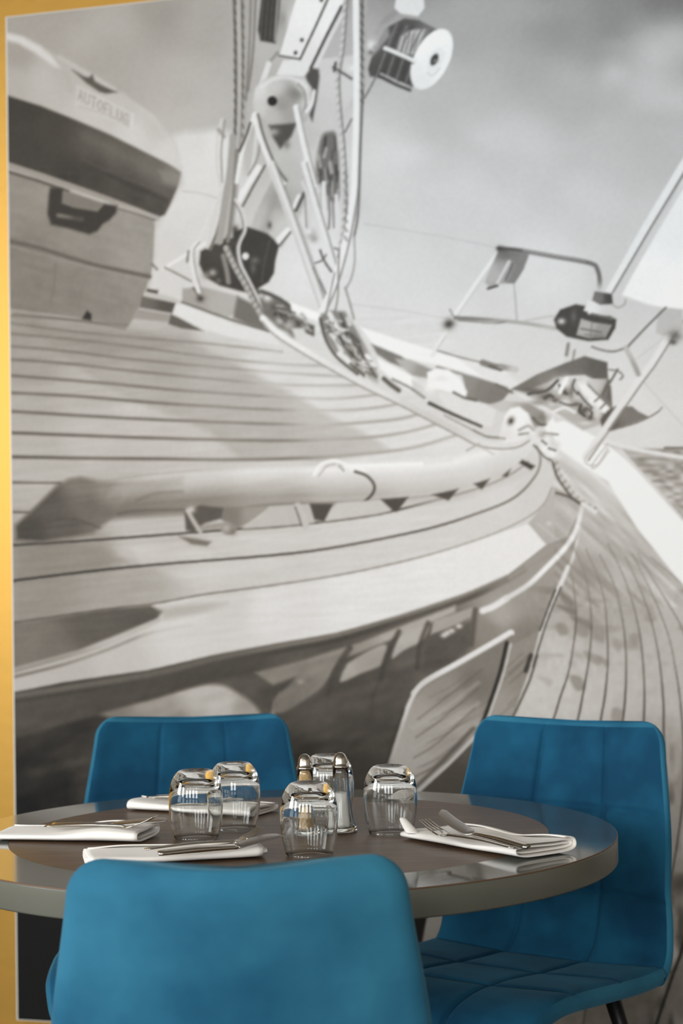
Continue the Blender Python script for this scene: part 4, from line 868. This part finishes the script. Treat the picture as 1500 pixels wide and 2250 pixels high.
def fork(label, end, neck, tip):
    end, neck, tip = Vector(end), Vector(neck), Vector(tip)
    root = thing('fork', label, 'fork', end, 0, 'forks on the napkins'); end0 = end.copy()
    mid = end.lerp(neck, .55) + Vector((0, 0, .003)); j = neck.lerp(tip, .12) + Vector((0, 0, -.002))
    path = [p-end0 for p in spline([end, mid, neck+Vector((0, 0, .0015)), j], 8)]
    bm = bmesh.new(); strip(bm, path, tabw([(0, .009), (.05, .0105), (.4, .0085), (.68, .0052), (.85, .0055), (1, .012)]), tabw([(0, .0022), (.6, .003), (1, .0022)])); mesh_obj('handle', bm, M['steel'], root)
    root2 = neck.lerp(tip, .46) + Vector((0, 0, -.0035)); bm = bmesh.new()
    strip(bm, [p-end0 for p in spline([j, neck.lerp(tip, .28)+Vector((0, 0, -.0038)), root2], 8)], tabw([(0, .012), (.35, .0205), (1, .0225)]), tabw([(0, .0022), (1, .0017)])); mesh_obj('head', bm, M['steel'], root)
    d = (tip-neck).normalized(); s = d.cross(Vector((0, 0, 1))).normalized()
    for k in range(4):
        o = s*(-.0088+.00587*k); bm = bmesh.new()
        strip(bm, [p-end0 for p in spline([root2+o-d*.001, root2.lerp(tip, .5)+o*.97+Vector((0, 0, -.001)), tip+o*.93], 6)], tabw([(0, .0036), (.7, .0028), (1, .0012)]), tabw([(0, .0017), (1, .001)])); mesh_obj('tine', bm, M['steel'], root)
def knife(label, end, bol, tip, tilt=0.0):
    end, bol, tip = Vector(end), Vector(bol), Vector(tip); root = thing('table_knife', label, 'knife', end, 0, 'knives on the napkins'); e0 = end.copy()
    d = (bol-end).normalized(); s = d.cross(Vector((0, 0, 1))).normalized(); up = (Vector((0, 0, 1))*math.cos(tilt)+s*math.sin(tilt)).normalized()
    bm = bmesh.new(); strip(bm, [p-e0 for p in spline([end, end.lerp(bol, .5)+Vector((0, 0, .001)), bol], 10)], tabw([(0, .0085), (.04, .0105), (.5, .0095), (.9, .0065), (1, .008)]), tabw([(0, .004), (.5, .0055), (1, .0035)]), up); mesh_obj('handle', bm, M['steel'], root)
    bd = (tip-bol).normalized(); bs = bd.cross(up).normalized()
    cen = [bol.lerp(tip, t) - bs*k for t, k in ((0, 0), (.12, .0030), (.35, .0038), (.6, .0036), (.8, .0022), (.92, -.0006), (1, -.0034))]
    bm = bmesh.new(); strip(bm, [p-e0 for p in spline(cen, 6)], tabw([(0, .008), (.10, .0155), (.35, .0175), (.6, .0170), (.8, .0140), (.92, .0085), (1, .0025)]), tabw([(0, .003), (.2, .0018), (1, .001)]), up); mesh_obj('blade', bm, M['steel_satin'], root)
fork('steel fork on the right napkin, tines pointing to the tumbler', (.2195, 2.2714, .7755), (.1418, 2.3791, .7755), (.1077, 2.4421, .790))
knife('steel knife on the right napkin, blade crossing the fork', (.2358, 2.2682, .7775), (.1722, 2.3674, .781), (.1313, 2.4502, .800), -.40)
fork('steel fork on the front napkin behind the nearest chair back', (-.2703, 2.3260, .7735), (-.1592, 2.3700, .7735), (-.1185, 2.3900, .7910))
knife('steel knife on the front napkin, its tip showing beside the fork', (-.2500, 2.3030, .7715), (-.1480, 2.3430, .7715), (-.0900, 2.3790, .781), .35)
fork('steel fork on the furthest left napkin, tines raised at its end', (-.4434, 2.5286+.03, .7725), (-.3282, 2.4875+.04, .7740), (-.2758, 2.4577+.05, .791))
knife('steel knife lying behind the fork on the furthest left napkin', (-.4361, 2.575, .7715), (-.3433, 2.552, .7735), (-.2599, 2.525, .784), .3)
fork('steel fork on the back napkin, mostly hidden behind the left tumblers', (-.330, 2.885, .770), (-.235, 2.845, .770), (-.185, 2.824, .782))
knife('steel knife on the back napkin behind the left tumblers', (-.318, 2.895, .769), (-.235, 2.862, .770), (-.165, 2.832, .774), .2)
